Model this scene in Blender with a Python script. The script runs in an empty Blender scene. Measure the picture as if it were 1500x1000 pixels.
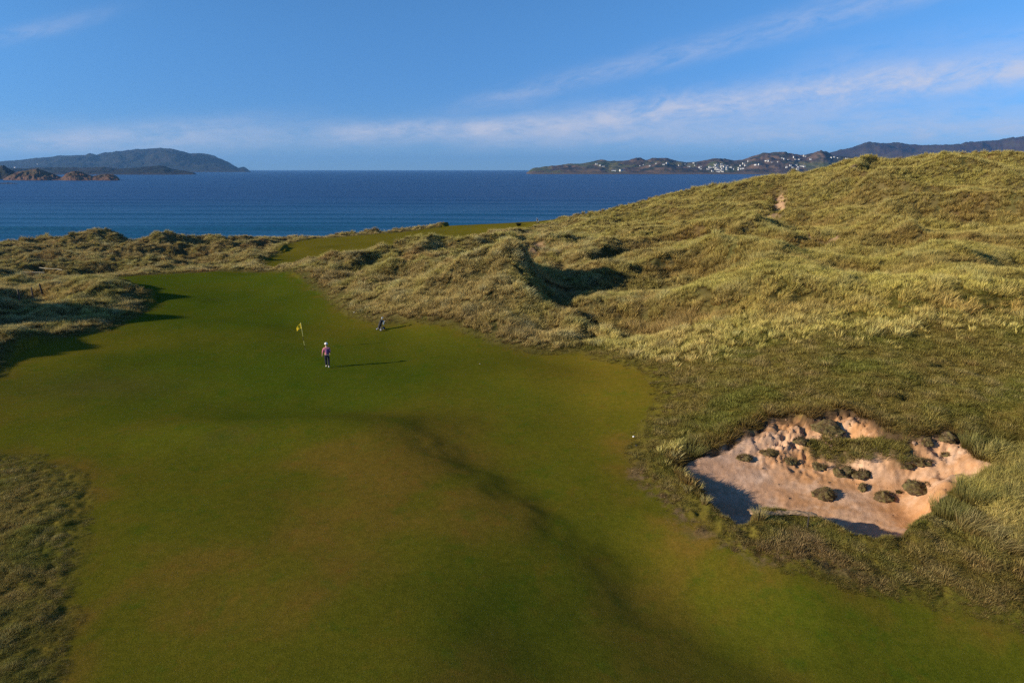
import bpy, bmesh, math, random
import numpy as np
from mathutils import Vector
R = math.radians
C = bpy.context.scene.collection
scene = bpy.context.scene

# ------------------------------------------------------------------ camera, sky, sun, exposure
CAMZ = 13.5; PITCH = R(14.13); SEA = -9.0
cam_d = bpy.data.cameras.new("camera"); cam = bpy.data.objects.new("camera", cam_d); C.objects.link(cam)
cam_d.sensor_width = 36; cam_d.lens = 24; cam_d.clip_start = .1; cam_d.clip_end = 60000
cam.location = (0, 0, CAMZ); cam.rotation_euler = (R(90) - PITCH, 0, 0)
scene.camera = cam
SUN_EL = R(18.0); SUN_AZ = math.atan2(-.955, -.296)      # measured from +Y towards +X
sd = Vector((math.sin(SUN_AZ)*math.cos(SUN_EL), math.cos(SUN_AZ)*math.cos(SUN_EL), math.sin(SUN_EL)))
sun_d = bpy.data.lights.new("sun", 'SUN'); sun_d.energy = 4.6; sun_d.angle = R(.55); sun_d.color = (1, .87, .68)
sun = bpy.data.objects.new("sun", sun_d); C.objects.link(sun)
sun.rotation_euler = sd.to_track_quat('Z', 'Y').to_euler()
scene.view_settings.view_transform = 'Standard'; scene.view_settings.look = 'None'
scene.view_settings.exposure = 0.6; scene.view_settings.gamma = 1.0

class NT:
    """small helper around a node tree"""
    def __init__(s, tree): s.t = tree; s.n = tree.nodes; s.l = tree.links
    def node(s, kind, **kw):
        n = s.n.new(kind)
        for k, v in kw.items(): setattr(n, k, v)
        return n
    def put(s, sock, v):
        if isinstance(v, bpy.types.NodeSocket): s.l.new(v, sock)
        elif v is not None: sock.default_value = v
    def math(s, op, a, b=None, c=None, clamp=False):
        n = s.node('ShaderNodeMath', operation=op, use_clamp=clamp)
        for i, v in enumerate((a, b, c)):
            if v is not None: s.put(n.inputs[i], v)
        return n.outputs[0]
    def mix(s, f, a, b, mode='MIX'):
        n = s.node('ShaderNodeMix', data_type='RGBA', blend_type=mode)
        s.put(n.inputs[0], f)
        for k, v in ((6, a), (7, b)):
            if not isinstance(v, bpy.types.NodeSocket): v = (*v, 1) if len(v) == 3 else v
            s.put(n.inputs[k], v)
        return n.outputs[2]
    def noise(s, vec, scale, detail=4, rough=.55, dist=0, out=0):
        n = s.node('ShaderNodeTexNoise'); s.put(n.inputs['Vector'], vec)
        n.inputs['Scale'].default_value = scale; n.inputs['Detail'].default_value = detail
        n.inputs['Roughness'].default_value = rough; n.inputs['Distortion'].default_value = dist
        return n.outputs[out]
    def ramp(s, f, a, b, lo=0., hi=1., smooth=True):
        n = s.node('ShaderNodeMapRange', interpolation_type='SMOOTHSTEP' if smooth else 'LINEAR')
        s.put(n.inputs[0], f); n.inputs[1].default_value = a; n.inputs[2].default_value = b
        n.inputs[3].default_value = lo; n.inputs[4].default_value = hi
        return n.outputs[0]
    def mapping(s, vec, scale=(1, 1, 1), rot=(0, 0, 0), loc=(0, 0, 0)):
        n = s.node('ShaderNodeMapping'); s.put(n.inputs['Vector'], vec)
        n.inputs['Scale'].default_value = scale; n.inputs['Rotation'].default_value = rot; n.inputs['Location'].default_value = loc
        return n.outputs[0]

world = bpy.data.worlds.new("World"); scene.world = world; world.use_nodes = True
w = NT(world.node_tree); w.n.clear()
sky = w.node('ShaderNodeTexSky', sky_type='NISHITA', sun_disc=False)
sky.sun_elevation = SUN_EL; sky.sun_rotation = SUN_AZ; sky.altitude = 0
sky.air_density = .6; sky.dust_density = 0; sky.ozone_density = 6
tc = w.node('ShaderNodeTexCoord'); sp = w.node('ShaderNodeSeparateXYZ'); w.l.new(tc.outputs['Generated'], sp.inputs[0])
ymax = w.math('MAXIMUM', sp.outputs[1], .02)
X = w.math('DIVIDE', sp.outputs[0], ymax); Z = w.math('DIVIDE', sp.outputs[2], ymax)
cmb = w.node('ShaderNodeCombineXYZ'); w.l.new(X, cmb.inputs[0]); w.l.new(Z, cmb.inputs[1])
def cloud(x0, z0, x1, z1, width, amount, seed, stretch=3.2, wob=.5, endfade=.18, grow=0.0, thr=.42):
    """a drawn-out veil of high cloud lying along one line of the sky (azimuth tangent, elevation tangent)"""
    L = math.hypot(x1-x0, z1-z0); c, s_ = (x1-x0)/L, (z1-z0)/L
    dx = w.math('SUBTRACT', X, x0); dz = w.math('SUBTRACT', Z, z0)
    a = w.math('ADD', w.math('MULTIPLY', dx, c/L), w.math('MULTIPLY', dz, s_/L))       # 0..1 along
    b = w.math('ADD', w.math('MULTIPLY', dx, -s_), w.math('MULTIPLY', dz, c))
    mp = w.node('ShaderNodeCombineXYZ'); w.put(mp.inputs[0], w.math('MULTIPLY', a, L)); w.put(mp.inputs[1], w.math('MULTIPLY', b, stretch))
    mp.inputs[2].default_value = seed
    n1 = w.noise(mp.outputs[0], 5, 3, .5); b = w.math('ADD', b, w.math('MULTIPLY', w.math('SUBTRACT', n1, .5), width*2*wob))
    wd = w.math('ADD', w.math('MULTIPLY', a, width*grow), width)
    q = w.math('DIVIDE', b, wd); g = w.math('EXPONENT', w.math('MULTIPLY', w.math('MULTIPLY', q, q), -1.0))
    n2 = w.noise(mp.outputs[0], 13, 8, .62, .6); n3 = w.noise(mp.outputs[0], 45, 5, .6, .3)
    n = w.math('ADD', w.math('MULTIPLY', n2, .72), w.math('MULTIPLY', n3, .28))
    g = w.math('MULTIPLY', g, w.ramp(n, thr-.14, thr+.26))
    g = w.math('MULTIPLY', g, w.ramp(a, 0, endfade)); g = w.math('MULTIPLY', g, w.ramp(a, 1+endfade*.2, 1-endfade))
    return w.math('MULTIPLY', g, amount)
cl = [cloud(-.12, .070, .66, .258, .011, .30, 1.3, 3.5, .8, .15, .6),
      cloud(.30, .190, .62, .262, .010, .10, 7.7, 3, 1, .4),
      cloud(-.30, .048, .12, .062, .012, .58, 2.1, 2.5, .8, .25),
      cloud(.04, .062, .95, .160, .019, .72, 3.9, 2.6, .6, .12, .15),
      cloud(-.10, .034, 1.1, .060, .012, .34, 5.5, 3, .7, .3, .3),
      cloud(-.95, .030, -.30, .040, .015, .34, 9.1, 3, .7, .3),
      cloud(-.90, .130, -.50, .215, .010, .20, 11.4, 3, .9, .35),
      cloud(-.75, .035, -.25, .075, .012, .16, 13.4, 3, .9, .35)]
cl += [cloud(-1.1, .040, .2, .046, .020, .30, 21.3, 4, .6, .2, 0, .36), cloud(-.2, .052, 1.2, .075, .024, .34, 27.3, 4, .6, .2, .3, .36), cloud(.3, .10, .95, .19, .03, .22, 31.3, 3, .8, .25, .3, .36)]
tot = cl[0]
for c_ in cl[1:]: tot = w.math('ADD', tot, c_)
tot = w.math('MINIMUM', tot, .8)
low = w.mix(w.ramp(Z, -.01, .26), (.60, .72, .86), (1.02, 1.29, 1.25)); skyc = w.mix(tot, w.mix(1.0, sky.outputs[0], low, 'MULTIPLY'), (5.2, 5.2, 5.9))
bg = w.node('ShaderNodeBackground'); w.put(bg.inputs[0], skyc); bg.inputs[1].default_value = .087
wo = w.node('ShaderNodeOutputWorld'); w.l.new(bg.outputs[0], wo.inputs[0])

# ------------------------------------------------------------------ helpers
def tag(o, label=None, cat=None, group=None, kind=None):
    if label: o['label'] = label
    if cat: o['category'] = cat
    if group: o['group'] = group
    if kind: o['kind'] = kind
    return o
def empty(name, loc, rz=0, **kw):
    o = bpy.data.objects.new(name, None); C.objects.link(o); o.location = loc; o.rotation_euler = (0, 0, rz); o.empty_display_size = .2
    return tag(o, **kw)
def link(name, me, mat=None, parent=None, smooth=False):
    o = bpy.data.objects.new(name, me); C.objects.link(o)
    if mat: me.materials.append(mat)
    if smooth: me.polygons.foreach_set('use_smooth', [True]*len(me.polygons))
    if parent: o.parent = parent
    return o
def bm_obj(name, bm, mat, parent=None, smooth=False):
    bmesh.ops.recalc_face_normals(bm, faces=bm.faces[:])
    me = bpy.data.meshes.new(name); bm.to_mesh(me); bm.free()
    return link(name, me, mat, parent, smooth)
def grid_mesh(name, X_, Y_, Z_):
    r, c = X_.shape
    me = bpy.data.meshes.new(name)
    co = np.stack([X_, Y_, Z_], -1).reshape(-1, 3).astype(np.float32)
    i = np.arange(r*c).reshape(r, c)
    q = np.stack([i[:-1, :-1], i[:-1, 1:], i[1:, 1:], i[1:, :-1]], -1).reshape(-1, 4)
    me.vertices.add(len(co)); me.vertices.foreach_set('co', co.ravel())
    me.loops.add(q.size); me.loops.foreach_set('vertex_index', q.ravel().astype(np.int32))
    me.polygons.add(len(q)); me.polygons.foreach_set('loop_start', np.arange(0, q.size, 4, dtype=np.int32))
    me.polygons.foreach_set('use_smooth', np.ones(len(q), bool))
    me.update(calc_edges=True)
    return me
def new_mat(name, rough=.8, color=None, spec=.3):
    m = bpy.data.materials.new(name); m.use_nodes = True; t = NT(m.node_tree)
    b = t.n['Principled BSDF']; b.inputs['Roughness'].default_value = rough; b.inputs['Specular IOR Level'].default_value = spec
    if color: b.inputs['Base Color'].default_value = (*color, 1)
    return m, t, b
def speck(name, color, rough=.7, scale=8., amt=.25, spec=.3, bump=0.):
    """painted / woven / weathered surface: base colour with a little procedural variation"""
    m, t, b = new_mat(name, rough, color, spec)
    tcn = t.node('ShaderNodeTexCoord').outputs['Object']
    f = t.noise(tcn, scale, 5, .6)
    dark = tuple(c*(1-amt) for c in color); lite = tuple(min(1, c*(1+amt)) for c in color)
    t.put(b.inputs['Base Color'], t.mix(t.ramp(f, .3, .7), dark, lite))
    if bump:
        bn = t.node('ShaderNodeBump'); bn.inputs['Strength'].default_value = bump; bn.inputs['Distance'].default_value = .02
        t.put(bn.inputs['Height'], f); t.put(b.inputs['Normal'], bn.outputs[0])
    return m

CP, SP = math.cos(PITCH), math.sin(PITCH)
def ray(px, py):
    u, v = (px-750)/1000, (500-py)/1000
    dy = CP + v*SP; return u/dy, (-SP + v*CP)/dy      # dx/dY, dz/dY
def P(px, py, Y):                                      # point of the line of sight at depth Y
    a, b = ray(px, py); return (a*Y, Y, CAMZ + b*Y)
def G(px, py, z=0.):
    a, b = ray(px, py); Y = (z-CAMZ)/b; return (a*Y, Y, z)

rng = np.random.default_rng(7)
_perm = rng.permutation(1024); _ga = rng.uniform(0, 2*np.pi, 1024)
def perlin(x, y, seed=0):
    xi = np.floor(x).astype(np.int64); yi = np.floor(y).astype(np.int64); xf = x-xi; yf = y-yi
    u = xf*xf*xf*(xf*(xf*6-15)+10); v = yf*yf*yf*(yf*(yf*6-15)+10)
    def g(ix, iy, fx, fy):
        h = _perm[(_perm[(ix+seed*131) & 1023] + iy) & 1023]; a = _ga[h]; return np.cos(a)*fx + np.sin(a)*fy
    n0 = g(xi, yi, xf, yf)*(1-u) + g(xi+1, yi, xf-1, yf)*u
    n1 = g(xi, yi+1, xf, yf-1)*(1-u) + g(xi+1, yi+1, xf-1, yf-1)*u
    return (n0*(1-v) + n1*v)*1.5
def fbm(x, y, scale, seed=0, octv=4, gain=.5):
    s = 0; a = 1; f = 1/scale; tot_ = 0
    for k in range(octv):
        c, d = math.cos(.6*k), math.sin(.6*k)
        s = s + a*perlin((x*c-y*d)*f+17.3*k, (x*d+y*c)*f-9.1*k, seed+k*7); tot_ += a; a *= gain; f *= 2.03
    return s/tot_
def sst(a, b, x):
    t = np.clip((x-a)/(b-a), 0, 1); return t*t*(3-2*t)

# ------------------------------------------------------------------ the lie of the land
ctl = []
def cp(px, py, Y=None, z=None): ctl.append(P(px, py, Y) if Y else G(px, py, z))
for px, py in [(120, 990), (500, 990), (100, 800), (400, 800), (640, 800), (50, 640), (300, 640), (560, 600), (150, 540), (420, 520), (700, 600),
               (880, 620), (900, 700), (800, 560), (620, 500), (300, 450), (420, 430), (250, 410), (330, 400), (390, 402), (0, 590), (950, 760), (560, 480), (480, 440),
               (180, 492), (850, 520)]: cp(px, py, z=0)
ctl += [(-12, 12, 0), (0, 11, 0), (12, 11, 0), (25, 10, 0), (-30, 20, .2), (-40, 30, .6), (14, 16, 0), (6, 18, 0), (12, 20.5, 0), (22, 15, 0), (20, 19, 0), (5, 21.5, 0)]
# bunker surround and the bank above it
cp(1080, 800, z=0); cp(1290, 800, z=-.05); cp(990, 690, z=.15); cp(1060, 635, z=1.0); cp(1230, 597, z=2.1); cp(1400, 630, z=1.9); cp(1470, 690, z=1.2)
cp(1500, 850, Y=20); cp(1500, 770, Y=23.2); cp(1640, 700, Y=26)
for a in [(1500, 600, 31), (1200, 500, 41.8), (1500, 500, 40.5), (1200, 438, 49.5), (1400, 430, 49), (1500, 425, 50), (1330, 520, 39.5),
          (1000, 500, 47), (950, 540, 44), (1000, 440, 56), (880, 480, 56), (1000, 400, 70), (1100, 385, 70), (1200, 385, 64), (1400, 400, 57),
          (1200, 340, 84), (1000, 340, 105), (900, 350, 112), (900, 420, 68), (1400, 330, 80), (1500, 360, 68), (1500, 300, 88), (1300, 300, 98), (1140, 320, 112),
          (1140, 285, 126), (1050, 300, 132), (1100, 264, 142), (1000, 286, 152), (900, 306, 163), (800, 323, 178), (1200, 256, 135), (1270, 240, 128),
          (1350, 229, 122), (1430, 240, 120), (1500, 234, 128), (1600, 232, 130), (1700, 300, 90), (1700, 400, 55), (1700, 230, 130), (1700, 550, 36)]: cp(*a)
for a in [(1000, 180, 4), (900, 195, -1), (1300, 175, 11), (1600, 175, 10)]:
    ax, ay, az = a; xx = ray(ax, 260)[0]*ay; ctl.append((xx, ay, az))
# dunes between the green and the far fairway, then the far fairway
for a in [(750, 420, 62), (700, 440, 61), (620, 420, 70), (660, 370, 92), (590, 372, 97), (500, 385, 93), (450, 395, 88), (740, 352, 112), (690, 352, 124), (780, 340, 135), (850, 330, 150), (600, 440, 66),
          (430, 385, 110), (440, 376, 132), (500, 360, 150), (600, 352, 158), (700, 340, 170), (740, 327, 190), (650, 333, 192), (550, 341, 188), (450, 350, 175), (370, 352, 170)]: cp(*a)
# left: dune shelf beyond the green, out to the shore
for a in [(180, 407, 84), (100, 425, 76), (60, 440, 68), (0, 430, 76), (0, 398, 104), (150, 395, 108), (300, 392, 106), (80, 403, 100), (0, 375, 140), (120, 370, 150),
          (250, 375, 140), (330, 380, 125), (0, 357, 186), (110, 352, 184), (200, 354, 182), (300, 352, 182), (-150, 400, 100), (-150, 360, 180), (-200, 450, 62)]: cp(*a)
ctl += [(-46, 48, .6), (-40, 42, .3), (-60, 46, 2.2), (-70, 60, 3), (-55, 30, 1.5)]
for x_ in (-230, -150, -75, 0, 75, 150, 230): ctl.append((x_, 222 if x_ < 60 else 235, -9.2)); ctl.append((x_, 260, -12.5)); ctl.append((x_, 320, -14))
ctl = np.array(ctl, float)
def tps_fit(c, reg=2.0):
    n = len(c); p = c[:, :2]/50.; r2 = ((p[:, None]-p[None])**2).sum(-1)
    K = .5*r2*np.log(r2+1e-12); K[np.arange(n), np.arange(n)] = reg*1e-3
    Q = np.c_[np.ones(n), p]; A = np.block([[K, Q], [Q.T, np.zeros((3, 3))]])
    return np.linalg.solve(A, np.r_[c[:, 2], 0, 0, 0]), p
_w, _p = tps_fit(ctl)
def base_h(x, y):
    sh = x.shape; x = x.ravel()/50.; y = y.ravel()/50.; out = np.empty(len(x))
    for s in range(0, len(x), 60000):
        a, b = x[s:s+60000], y[s:s+60000]; r2 = (a[:, None]-_p[None, :, 0])**2 + (b[:, None]-_p[None, :, 1])**2
        out[s:s+60000] = (.5*r2*np.log(r2+1e-12)) @ _w[:-3] + _w[-3] + _w[-2]*a + _w[-1]*b
    return out.reshape(sh)
# coarse table of the base for ray casting
_tv = np.linspace(math.log(6), math.log(345), 420); _tu = np.linspace(-1.62, 1.62, 560)
_TY = np.exp(_tv)[:, None]+0*_tu[None]; _TX = _tu[None]*(_TY+4); _TB = base_h(_TX, _TY)
def interp(tab, tv, tu, x, y):
    a = (np.log(np.clip(y, 6, 345))-tv[0])/(tv[-1]-tv[0])*(len(tv)-1); b = (x/(y+4)-tu[0])/(tu[-1]-tu[0])*(len(tu)-1)
    a = np.clip(a, 0, len(tv)-1.001); b = np.clip(b, 0, len(tu)-1.001); i = a.astype(int); j = b.astype(int); fa = a-i; fb = b-j
    return (tab[i, j]*(1-fb)+tab[i, j+1]*fb)*(1-fa) + (tab[i+1, j]*(1-fb)+tab[i+1, j+1]*fb)*fa
def hit(px, py, tab=None, tv=None, tu=None, y0=11.):
    tab, tv, tu = (_TB, _tv, _tu) if tab is None else (tab, tv, tu)
    a, b = ray(px, py); Y = np.exp(np.linspace(math.log(y0), math.log(340), 6000)); z = CAMZ+b*Y; h = interp(tab, tv, tu, a*Y, Y)
    k = np.nonzero(z < h)[0]; k = k[0] if len(k) else len(Y)-1
    return (a*Y[k], Y[k], float(h[k]))

def poly_sd(x, y, poly):
    """signed distance to a polygon, positive inside"""
    p = np.array(poly, float)[:, :2]; q = np.roll(p, -1, 0); d2 = np.full(x.shape, 1e12); ins = np.zeros(x.shape, bool)
    for (ax, ay), (bx, by) in zip(p, q):
        ex, ey = bx-ax, by-ay; t = np.clip(((x-ax)*ex+(y-ay)*ey)/(ex*ex+ey*ey+1e-9), 0, 1)
        d2 = np.minimum(d2, (x-ax-t*ex)**2+(y-ay-t*ey)**2)
        if by != ay: ins ^= ((ay > y) != (by > y)) & (x < ex*(y-ay)/(by-ay)+ax)
    return np.where(ins, 1, -1)*np.sqrt(d2)

mown = [(60, 1180), (88, 1080), (105, 1000), (118, 900), (130, 800), (148, 720), (132, 692), (60, 668), (-60, 652), (-200, 640), (-200, 590), (-60, 575), (0, 558), (22, 532), (62, 508), (112, 497), (165, 487),
        (215, 463), (232, 442), (195, 428), (168, 412), (205, 404), (270, 400), (330, 398), (392, 401), (432, 414), (472, 438), (500, 462), (550, 480), (600, 481), (655, 490), (720, 508),
        (780, 518), (850, 519), (900, 540), (935, 560), (956, 590), (950, 615), (925, 636), (905, 668), (925, 705), (975, 745), (1020, 780), (1080, 808), (1200, 838), (1350, 858), (1500, 882), (1680, 905), (1700, 1180)]
mown_w = [G(px, py, 0) for px, py in mown]
far_f = [(385, 392), (395, 380), (428, 357), (455, 350), (520, 346), (600, 340), (650, 333), (700, 327), (745, 323), (800, 322), (812, 324), (780, 332), (735, 339), (680, 346), (620, 356), (560, 364), (500, 372), (440, 380), (412, 392)]
far_w = [hit(px, py) for px, py in far_f]
bunk = [(990, 690, .15), (996, 664, .5), (1015, 652, .7), (1045, 648, .9), (1070, 636, 1.1), (1108, 627, 1.3), (1118, 613, 1.5), (1150, 606, 1.8), (1190, 606, 2.0), (1245, 603, 2.1), (1278, 615, 2.0), (1308, 636, 1.8),
        (1350, 637, 1.8), (1385, 630, 1.9), (1412, 640, 1.8), (1425, 664, 1.5), (1462, 682, 1.3), (1455, 697, 1.1), (1400, 716, .8), (1372, 742, .5), (1345, 768, .2), (1318, 788, 0), (1285, 792, -.05), (1250, 786, 0),
        (1218, 768, 0), (1195, 757, .05), (1160, 748, .1), (1115, 746, .1), (1100, 768, .05), (1075, 765, .05), (1048, 745, .05), (1018, 716, .1)]
bunk_w = [G(*b) for b in bunk]

def near_line(x, y, pts):
    d = np.full(x.shape, 1e9)
    for (ax, ay), (bx, by) in zip(pts[:-1], pts[1:]):
        ex, ey = bx-ax, by-ay; t = np.clip(((x-ax)*ex+(y-ay)*ey)/(ex*ex+ey*ey+1e-9), 0, 1); d = np.minimum(d, np.hypot(x-ax-t*ex, y-ay-t*ey))
    return d

# warped grid: fine near the drone, coarser towards the shore
NR, NC = 1250, 1640
gv = np.linspace(math.log(6), math.log(345), NR); gu = np.linspace(-1.6, 1.6, NC)
GY = np.exp(gv)[:, None] + 0*gu[None]; GX = gu[None]*(GY+4)

def bumpf(x, y, cx, cy, h, sx, sy, rot=0, pw=1.):
    c, s = math.cos(rot), math.sin(rot); a = ((x-cx)*c+(y-cy)*s)/sx; b = (-(x-cx)*s+(y-cy)*c)/sy
    return h*np.exp(-(a*a+b*b)**pw)
def line_drop(x, y, x0, y0, x1, y1, drop, wd, endf):
    """ground that falls away on the right hand side of a line"""
    L = math.hypot(x1-x0, y1-y0); tx, ty = (x1-x0)/L, (y1-y0)/L
    a = (x-x0)*tx+(y-y0)*ty; b = -(x-x0)*ty+(y-y0)*tx
    return drop*np.tanh(b/wd)*np.exp(-(b/(wd*4))**2)*sst(-endf, endf, a)*sst(L+endf, L-endf, a)

B = interp(_TB, _tv, _tu, GX, GY)
sd_m = poly_sd(GX, GY, mown_w); sd_f = poly_sd(GX, GY, far_w); sd_b = poly_sd(GX, GY, bunk_w)
edge_n = fbm(GX, GY, 2.2, 40, 4, .6)
sd_m = sd_m + edge_n*.8; sd_f = sd_f + edge_n*2.0
sd_b = sd_b + fbm(GX, GY, 1.1, 51, 4, .6)*.42
m_mown = np.maximum(sst(-.5, .35, sd_m)*(GY < 105), sst(-1, 1.2, sd_f))
out_m = np.maximum(0, -np.maximum(np.where(GY < 105, sd_m, -99), sd_f))   # metres from cut grass
rough = sst(.1, 6, out_m)
bank = sst(1.5, 9, GX)*sst(62, 40, GY)*sst(12, 22, GY)               # smooth grassy bank above the bunker
left_near = sst(-4, -9, GX)*sst(36, 30, GY)
low = (1-.82*np.clip(bank, 0, 1))*(1-.75*left_near)
# dune relief
wx = GX + 2.2*fbm(GX, GY, 9, 3, 2); wy = GY + 2.2*fbm(GX, GY, 9, 5, 2)
n_big = fbm(wx, wy*1.0, 15, 11, 2); n_rid = 1-np.abs(fbm(wx, wy, 7.5, 21, 3))*2.4; n_med = fbm(wx, wy, 3.2, 31, 3, .6); n_sm = fbm(GX, GY, 1.1, 35, 3, .6); n_lrg = fbm(wx, wy*1.5, 26, 43, 2); n_rg2 = (1-np.abs(fbm(wx*1.1+.35*wy, wy*.85-.25*wx, 21, 47, 2, .4))*2.2)**2*1.15
farf = sst(60, 110, GY); brkn = sst(-.02, .28, fbm(GX, GY, 13, 181, 3)); n_hum = 1-2.6*np.abs(fbm(GX+.8*n_med, GY+.8*n_big, 2.3, 38, 2))-.5
hill = sst(0, 14, GX)*sst(35, 60, GY)                              # the big hill has long smooth faces, the low dunes are choppier
H = B + rough*low*(1.15*n_big*(1-.2*hill)*(1+.35*farf) + .80*(n_rid-.55)*(1+.3*farf)*(1.5-1.15*hill) + .36*n_med*(1+.5*farf)*(1-.6*hill) + 1.1*n_lrg*sst(0, 9, out_m)*(1+.3*farf) + (.5+1.2*hill)*sst(0, 8, out_m)*(n_rg2-.52)*sst(30, 60, GY)) + sst(0, 1.5, out_m)*(.07+.10*low)*n_sm
H -= rough*low*np.where(GX < -5, .25+.95*farf, .2+.55*farf)
H += rough*low*(.34*n_hum*(1+.4*farf)*brkn*(1-.35*hill)+.08*n_sm)
H += sst(0, 2.0, out_m)*(1-left_near)*(1-bank)*.28                    # turf of the dunes stands above the cut grass
H += bank*rough*(.22*n_med + .16*n_big)
H += sst(0, 1., out_m)*(.06*fbm(GX, GY, .5, 61, 2)*sst(80, 30, GY)+(.14*np.clip(bank, 0, 1)+.06*left_near)*(1-2.5*np.abs(fbm(GX*.8-.5*GY, GY+.3*GX, .95, 63, 3))-.4))
# cut grass: long soft swells
H += (1-rough)*(.16*fbm(GX, GY, 11, 71, 2) + .035*fbm(GX, GY, 3.5, 75, 2))
# named features (x, y, height, sx, sy, rotation)
for f in [(-58, 54, 4.9, 7.0, 5.0, .3), (-70, 60, 4.5, 14, 12, 0), (-44, 61, -.6, 6, 5, 0),         # dune that throws the shade on the left
          (-36.5, 71.0, .9, 4.0, 1.7, -.05), (-46, 76, 1.1, 6.5, 3.6, 0), (-41.5, 70, .8, 3, 2.2, 0),  # spit of marram reaching into the green
          (-37.8, 50.5, .9, 2.6, 2.4, 0), (-42, 46, 1.0, 4, 3, 0),
          (-.2, 70.5, 2.5, 3.6, 3.2, .5), (-5.5, 66, 1.1, 5, 3.2, .1), (1.0, 66.5, 1.3, 2.0, 2.4, .3), (-.3, 65.3, 1.5, 2.7, 4.2, .1), (-4.5, 66, .7, 3.5, 3.5, 0), (4.6, 62.3, -2.2, 2.3, 3.3, 0), (6.0, 71, -.7, 3, 3, 0), (11, 70, .8, 4.5, 3, 0),  # dune with the dark hollow
          (-15.5, 99, 1.5, 5.5, 4, .1), (-10, 96, 1.0, 5, 4, 0), (-23, 92, 1.0, 6, 2.6, -.1), (-18, 83, 1.0, 6.5, 2.2, -.15), (-7.5, 86, -1.1, 2.6, 2, 0), (-14, 76, .8, 5, 2, -.1),
          (-9, 116, -.9, 9, 7, .2), (4, 124, -.7, 8, 7, .1), (-18, 114, -.6, 9, 7, 0), (1.0, 80, -.6, 2, 5, -.3),
          (74, 113, 1.5, 11, 5, -.1), (60, 92, 2.0, 6, 4.5, 0), (69, 92, -2.2, 4.5, 4, 0), (54, 64, .9, 9, 3, .1), (28, 60, .9, 9, 2.6, .05), (43, 55, .8, 8, 2.2, .05),
          (47.5, 122, -1.0, 1.7, 6, .15), (20, 88, .9, 9, 4, .1), (12, 100, .8, 8, 4, 0), (38, 96, 1.0, 9, 4, .2), (34, 74, .8, 8, 3, 0),
          (-122, 176, 1.8, 10, 6, 0), (-106, 176, 3.2, 8, 6, .1), (-90, 176, -1.6, 5, 6, .3), (-84, 164, 2.4, 6, 6, .3), (-76, 160, -1.5, 4, 5, 0), (-73, 172, 1.7, 9, 5, 0), (-80, 150, 1.4, 12, 4, .2), (-108, 150, 1.4, 14, 4, .1), (-62, 150, 1.2, 8, 4, .2),
          (-45, 184, 1.2, 16, 3.5, 0), (-15, 192, 1.0, 12, 3, .1), (-19, 196, 1.4, 5, 2.4, 0), (-50, 120, 1.6, 6, 4, .2), (-66, 126, 1.8, 6, 4, .1), (-44, 146, 1.8, 6, 4, .2), (-28, 160, 1.2, 6, 3, 0), (-88, 120, 1.0, 12, 3, .1),
          (24.4, 28.6, 1.0, 1.5, 2.2, 0), (22, 24.5, .35, 3, 2, 0)]:
    H += bumpf(GX, GY, *f)*np.where(m_mown > .5, .25, 1)
for px, Y, h_ in [(655, 203, .5), (676, 204, .7), (735, 208, .6), (745, 208, .5), (800, 212, .8), (560, 190, .6), (500, 188, .8), (430, 184, .9)]:
    H += bumpf(GX, GY, ray(px, 325)[0]*Y, Y, h_, 3.2, 2.5)
# terraces: lips of turf with a browner broken bank below them
terr = np.zeros(GX.shape); tnz = fbm(GX, GY, 4.5, 171, 3)*1.8
for pts_, amp in [([(880, 462), (1000, 450), (1100, 440), (1250, 432), (1400, 437), (1560, 448)], .62), ([(850, 412), (940, 400), (1030, 384), (1120, 398), (1220, 388), (1330, 398), (1540, 384)], .55),
                  ([(900, 372), (960, 352), (1060, 344), (1150, 352), (1300, 346), (1420, 358), (1560, 350)], .65), ([(1080, 322), (1180, 310), (1290, 318), (1400, 306), (1540, 318)], .6),
                  ([(1150, 296), (1240, 282), (1340, 288), (1440, 276)], .55), ([(560, 470), (640, 462), (720, 470), (800, 486)], .35), ([(420, 408), (500, 400), (580, 405), (650, 398)], .35),
                  ([(-40, 380), (60, 376), (150, 384), (240, 372), (340, 380)], .7), ([(120, 366), (200, 362), (280, 368), (350, 360)], .7), ([(-40, 366), (40, 362), (110, 370)], .6)]:
    w_ = [hit(a_, b_)[:2] for a_, b_ in pts_]; best = np.full(GX.shape, 1e9); sgn = np.zeros(GX.shape)
    for (ax, ay), (bx, by) in zip(w_[:-1], w_[1:]):
        ex, ey = bx-ax, by-ay; t_ = ((GX-ax)*ex+(GY-ay)*ey)/(ex*ex+ey*ey); tc_ = np.clip(t_, 0, 1); d_ = np.hypot(GX-ax-tc_*ex, GY-ay-tc_*ey); k_ = d_ < best
        best = np.where(k_, d_, best); sgn = np.where(k_, np.sign(ex*(GY-ay)-ey*(GX-ax)), sgn)
    s_ = best*sgn + tnz; on_ = .55+.6*sst(-.3, .3, fbm(GX, GY, 9, 175, 2)); far_s = 1+GY/140
    H += amp*(1+.75*hill)*on_*np.tanh(s_/(.8*far_s))*np.exp(-(s_/(4.2*far_s))**2)*rough*(1-.25*bank)
    terr = np.maximum(terr, on_*np.exp(-((s_+.9*far_s)/(1.2*far_s))**2)*(amp/.55))
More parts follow.
